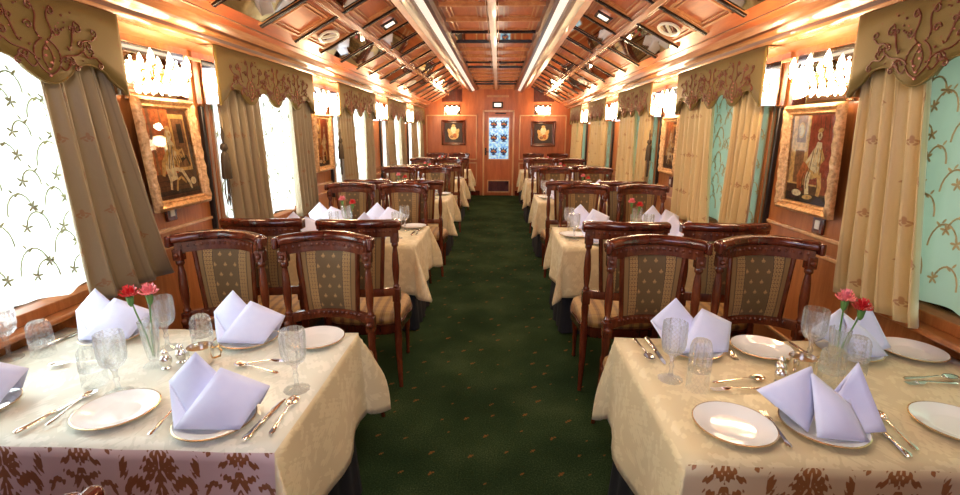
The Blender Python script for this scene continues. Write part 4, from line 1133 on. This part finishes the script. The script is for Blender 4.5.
# ---- front left table
FL = 'front left table'
for x, y, lb in ((-1.13, 1.313, 'empty white side plate at the near edge of the front left table'),
                 (-.79, 1.275, 'white plate under the near aisle-side napkin of the front left table'),
                 (-1.60, 1.31, 'white plate under the near window-side napkin of the front left table'),
                 (-1.585, 1.86, 'white plate under the far window-side napkin of the front left table'),
                 (-.985, 1.86, 'white plate under the far aisle-side napkin of the front left table'),
                 (-.70, 1.875, 'empty white side plate at the far aisle corner of the front left table')):
    put('plate', x, y, lb, 0, GP)
for x, y, v, r, lb in ((-.80, 1.275, 'nap0', .0, 'lavender white peaked napkin nearest the aisle at the near edge of the front left table'),
                       (-1.63, 1.31, 'nap0', .25, 'lavender white napkin cut by the left picture edge on the front left table'),
                       (-1.60, 1.86, 'nap0', .10, 'white two-peaked napkin beside the curtain at the far side of the front left table'),
                       (-1.005, 1.855, 'nap0', -.05, 'white two-peaked napkin in front of the chair backs on the front left table')):
    put(v, x, y, lb, r, GN, TZ + .002)
for x, y, lb in ((-.623, 1.48, 'crystal wine goblet near the aisle edge of the front left table'), (-1.218, 1.429, 'crystal wine goblet behind the empty near plate on the front left table'),
                 (-1.287, 1.78, 'crystal wine goblet just behind the flower vase on the front left table'), (-1.84, 1.66, 'crystal wine goblet at the window end of the front left table')):
    put('goblet', x, y, lb, 0, GG)
for x, y, lb in ((-1.351, 1.49, 'upturned cut tumbler left of the goblet behind the empty plate, front left table'), (-1.74, 1.70, 'upturned cut tumbler by the sheer curtain on the front left table'), (-1.143, 1.79, 'upturned cut tumbler right of the flower vase on the front left table')):
    put('tumbler', x, y, lb, 0, GG, scale=(1.08, 1.08, 1.1))
put('vase', -1.235, 1.63, 'fluted crystal bud vase with two carnations on the front left table')
carnation('carnation', 'red carnation in the vase on the front left table', M['petal_red'], (-1.237, 1.632, TZ + .04), (-.052, .0, ), .232)
carnation('carnation', 'pink carnation in the vase on the front left table', M['petal_pink'], (-1.233, 1.628, TZ + .04), (.022, .0), .242)
put('cup', -1.07, 1.66, 'small silver handled cup between vase and napkin on the front left table', .2)
put('shaker', -1.175, 1.61, 'silver shaker closer to the vase foot on the front left table'); put('shaker', -1.150, 1.66, 'silver shaker behind its twin beside the cup, front left table')
for kd, h, t, lb in (('spoon', (-1.597, 1.606), (-1.40, 1.66), 'silver spoon lying crosswise behind the left edge napkin, front left table'),
                     ('knife', (-1.315, 1.42), (-1.345, 1.171), 'silver table knife left of the empty plate on the front left table'),
                     ('spoon', (-1.300, 1.405), (-1.285, 1.193), 'silver spoon between knife and empty plate on the front left table'),
                     ('fork', (-.965, 1.385), (-.945, 1.193), 'silver fork between empty plate and napkin on the front left table'),
                     ('knife', (-.640, 1.416), (-.655, 1.169), 'silver table knife right of the near aisle napkin, front left table'),
                     ('spoon', (-.600, 1.393), (-.592, 1.199), 'silver spoon at the near aisle corner of the front left table'),
                     ('spoon', (-.90, 1.634), (-.722, 1.575), 'silver spoon lying crosswise behind the near aisle napkin, front left table'),
                     ('fork', (-.735, 1.69), (-.912, 1.644), 'silver fork lying crosswise in the middle of the front left table'),
                     ('knife', (-1.78, 1.97), (-1.79, 1.75), 'silver knife by the wall at the window end of the front left table'),
                     ('fork', (-1.14, 1.94), (-1.12, 1.80), 'silver fork left of the white napkin by the chairs, front left table')):
    lay(kd, h, t, lb)
# ---- front right table
for x, y, lb in ((.788, 1.315, 'empty white side plate at the near edge of the front right table'), (1.055, 1.321, 'white plate under the loosely folded near napkin of the front right table'),
                 (.87, 1.85, 'white plate under the far aisle-side napkin of the front right table'), (1.155, 1.86, 'empty white side plate before the right hand chair, front right table'),
                 (1.755, 1.865, 'empty white side plate beside the golden drape on the front right table'), (1.47, 1.345, 'white plate cut by the right picture edge on the front right table'), (1.50, 1.86, 'white plate under the napkin behind the vase, front right table')):
    put('plate', x, y, lb, 0, GP)
for x, y, v, r, lb in ((1.055, 1.325, 'nap1', -.05, 'lavender loosely folded napkin at the near edge of the front right table'), (.865, 1.85, 'nap0', .05, 'white two-peaked napkin at the far aisle side of the front right table'), (1.51, 1.86, 'nap1', .25, 'white napkin standing behind the flower vase on the front right table')):
    put(v, x, y, lb, r, GN, TZ + .002)
for x, y, lb in ((.700, 1.61, 'crystal wine goblet near the aisle edge of the front right table'), (1.285, 1.765, 'crystal wine goblet behind the silver cup on the front right table')):
    put('goblet', x, y, lb, 0, GG)
for x, y, lb, sc in ((.770, 1.545, 'tall upturned cut tumbler beside the aisle goblet on the front right table', (1.0, 1.0, 1.42)), (1.245, 1.585, 'upturned cut tumbler in front of the flower vase, front right table', (1.05, 1.05, 1.1)), (1.405, 1.69, 'upturned cut tumbler right of the flower vase, front right table', (1.08, 1.08, 1.1))):
    put('tumbler', x, y, lb, 0, GG, scale=sc)
put('vase', 1.330, 1.69, 'fluted crystal bud vase with two carnations on the front right table', scale=(1, 1, .95))
carnation('carnation', 'pink carnation in the vase on the front right table', M['petal_pink'], (1.33, 1.692, TZ + .04), (-.004, .0), .238)
carnation('carnation', 'red carnation in the vase on the front right table', M['petal_red'], (1.332, 1.688, TZ + .04), (.056, .0), .205)
put('cup', 1.20, 1.67, 'small silver handled cup behind the loose napkin on the front right table', .2)
put('shaker', 1.085, 1.60, 'silver shaker nearer the camera beside the cup, front right table'); put('shaker', 1.115, 1.655, 'silver shaker farther from the camera beside the cup, front right table')
for kd, h, t, lb in (('spoon', (1.010, 1.613), (.840, 1.578), 'silver spoon lying crosswise behind the near plate, front right table'),
                     ('fork', (.815, 1.537), (1.0, 1.544), 'silver fork lying crosswise closest behind the near plate, front right table'),
                     ('fork', (.922, 1.405), (.900, 1.20), 'silver fork right of the empty near plate on the front right table'),
                     ('knife', (1.235, 1.42), (1.205, 1.19), 'silver table knife right of the loose napkin, front right table'),
                     ('spoon', (1.275, 1.394), (1.25, 1.215), 'silver spoon beside the knife at the near edge, front right table'),
                     ('spoon', (.672, 1.77), (.66, 1.951), 'silver spoon at the far aisle corner of the front right table'),
                     ('knife', (.722, 1.72), (.715, 1.95), 'silver knife left of the two-peaked napkin, front right table'),
                     ('fork', (1.010, 1.76), (1.025, 1.92), 'silver fork right of the two-peaked napkin, front right table'),
                     ('fork', (1.53, 1.608), (1.71, 1.614), 'silver fork lying crosswise by the window side, front right table'),
                     ('spoon', (1.72, 1.652), (1.56, 1.64), 'silver spoon lying crosswise by the window side, front right table'),
                     ('knife', (1.32, 1.96), (1.325, 1.75), 'silver knife right of the far empty plate, front right table')):
    lay(kd, h, t, lb)
# ---- the tables further down the carriage
for side, s in SIDES:
    for k in range(1, 5):
        y = YC[k]; tn = '%s %s table' % (ORD[k], side)
        for seat, x in (('aisle', .97 if s < 0 else .90), ('window', 1.54)):
            for pos, dy in (('near', -.27), ('far', .28)):
                xx = s * x + random.uniform(-.02, .02); yy = y + dy
                if k < 4: put('plate', xx, yy, 'white plate under the %s %s-side napkin of the %s' % (pos, seat, tn), 0, GP)
                put('nap0', xx, yy, 'white two-peaked napkin at the %s %s-side place of the %s' % (pos, seat, tn), random.uniform(-.25, .25), GN, TZ + .002, (1.4, 1.2, 1.2))
                if k < 4:
                    gx = xx + .19 * (1 if pos == 'near' else -1) * (1 if s < 0 or pos == 'far' else -1)
                    put('goblet', s * (x - .20) if seat == 'aisle' else s * (x - .24), y + dy * .60, 'crystal wine goblet at the %s %s-side place of the %s' % (pos, seat, tn), 0, GG)
        if k < 4:
            put('plate', s * (.71 if s < 0 else .715), y + .30 if s < 0 else y, 'empty white side plate near the aisle edge of the %s' % tn, 0, GP)
            put('tumbler', s * (.88 if s < 0 else 1.02), y + .0, 'upturned cut tumbler at the aisle half of the %s' % tn, 0, GG)
            put('tumbler', s * 1.36, y - .06, 'upturned cut tumbler near the vase of the %s' % tn, 0, GG)
        put('vase', s * 1.24, y + .05, 'fluted crystal bud vase with two carnations on the %s' % tn)
        a_, b_ = (('petal_pink', 'pink', -.05), ('petal_red', 'red', .04)) if s < 0 else (('petal_pink', 'pink', -.03), ('petal_red', 'red', .04))
        for mt, cn, dx in (a_, b_):
            carnation('carnation', '%s carnation in the vase on the %s' % (cn, tn), M[mt], (s * 1.24, y + .05, TZ + .04), (dx, 0), .24 if cn == 'pink' else .21)
        if k == 1 and s < 0:
            for kd, h, t_, nm in (('spoon', (s * .64, y + .12), (s * .63, y - .06), 'spoon'), ('knife', (s * .68, y + .14), (s * .67, y - .08), 'table knife')):
                put(kd, h[0], h[1], 'silver %s near the aisle edge of the %s' % (nm, tn), math.atan2(t_[1] - h[1], t_[0] - h[0]))

# ------------------------------------------------------------------ light
def lamp(kind, name, loc, energy, col, size=.1, rot=(0, 0, 0), sy=None):
    l = bpy.data.lights.new(name, kind); l.energy = energy; l.color = col
    if kind == 'POINT': l.shadow_soft_size = size
    if kind == 'AREA':
        l.size = size
        if sy: l.shape = 'RECTANGLE'; l.size_y = sy
    o = bpy.data.objects.new(name, l); COL.objects.link(o); o.location = loc; o.rotation_euler = rot; return o
for i, p in enumerate(LAMPS): lamp('POINT', 'sconce_light', p, 14, (1, .68, .37), .09)
for side, s in SIDES:
    for k, (a, b) in enumerate(PEL[side]):
        L = b - a - .2
        lamp('AREA', 'daylight', (s * (W + .45), (a + b) / 2, 1.42), 75 if s < 0 else 9, (.93, .98, 1.0) if s < 0 else (.82, 1.0, .80), 1.25, (0, -s * -PI / 2, 0) if s > 0 else (0, -PI / 2, 0), L)
for y in (1.2, 4.2, 7.2, 10.2):
    lamp('AREA', 'ceiling_fill', (0, y, 2.5), 12, (1, .88, .74), .7, (0, 0, 0), 1.2)
for y in (1.0, 3.2, 5.4, 7.6, 9.8):
    lamp('POINT', 'aisle_fill', (0, y, 1.9), 6, (1, .82, .58), .04)
for s in (-1, 1):
    for y in (1.4, 4.0, 6.6, 9.2): lamp('POINT', 'slope_fill', (s * 1.25, y, 1.9), 3.5, (1, .76, .48), .02)  # added fill without a fixture, brightens the ceiling slopes
lamp('AREA', 'cool_fill', (.1, -1.2, 2.1), 26, (.64, .72, 1.0), 1.6, (math.radians(62), 0, 0), .9)

w = bpy.data.worlds.new('World'); SC.world = w; w.use_nodes = True
w.node_tree.nodes['Background'].inputs[0].default_value = (.8, .9, 1, 1); w.node_tree.nodes['Background'].inputs[1].default_value = .06

# ------------------------------------------------------------------ camera
th, ps, ro = .2369, -.0366, .0034
fwd = Vector((sin(ps) * cos(th), cos(ps) * cos(th), -sin(th)))
r0 = Vector((cos(ps), -sin(ps), 0)); u0 = r0.cross(fwd)
r = r0 * cos(ro) + u0 * sin(ro); u = u0 * cos(ro) - r0 * sin(ro)
cd = bpy.data.cameras.new('Camera'); cam = bpy.data.objects.new('Camera', cd); COL.objects.link(cam)
cd.sensor_width = 36; cd.lens = 480 / 960 * 36; cd.clip_start = .02
cam.matrix_world = Matrix(((r.x, u.x, -fwd.x, .0655), (r.y, u.y, -fwd.y, 0), (r.z, u.z, -fwd.z, 1.597), (0, 0, 0, 1)))
SC.camera = cam
SC.view_settings.view_transform = 'Standard'; SC.view_settings.look = 'None'; SC.view_settings.exposure = 0.3
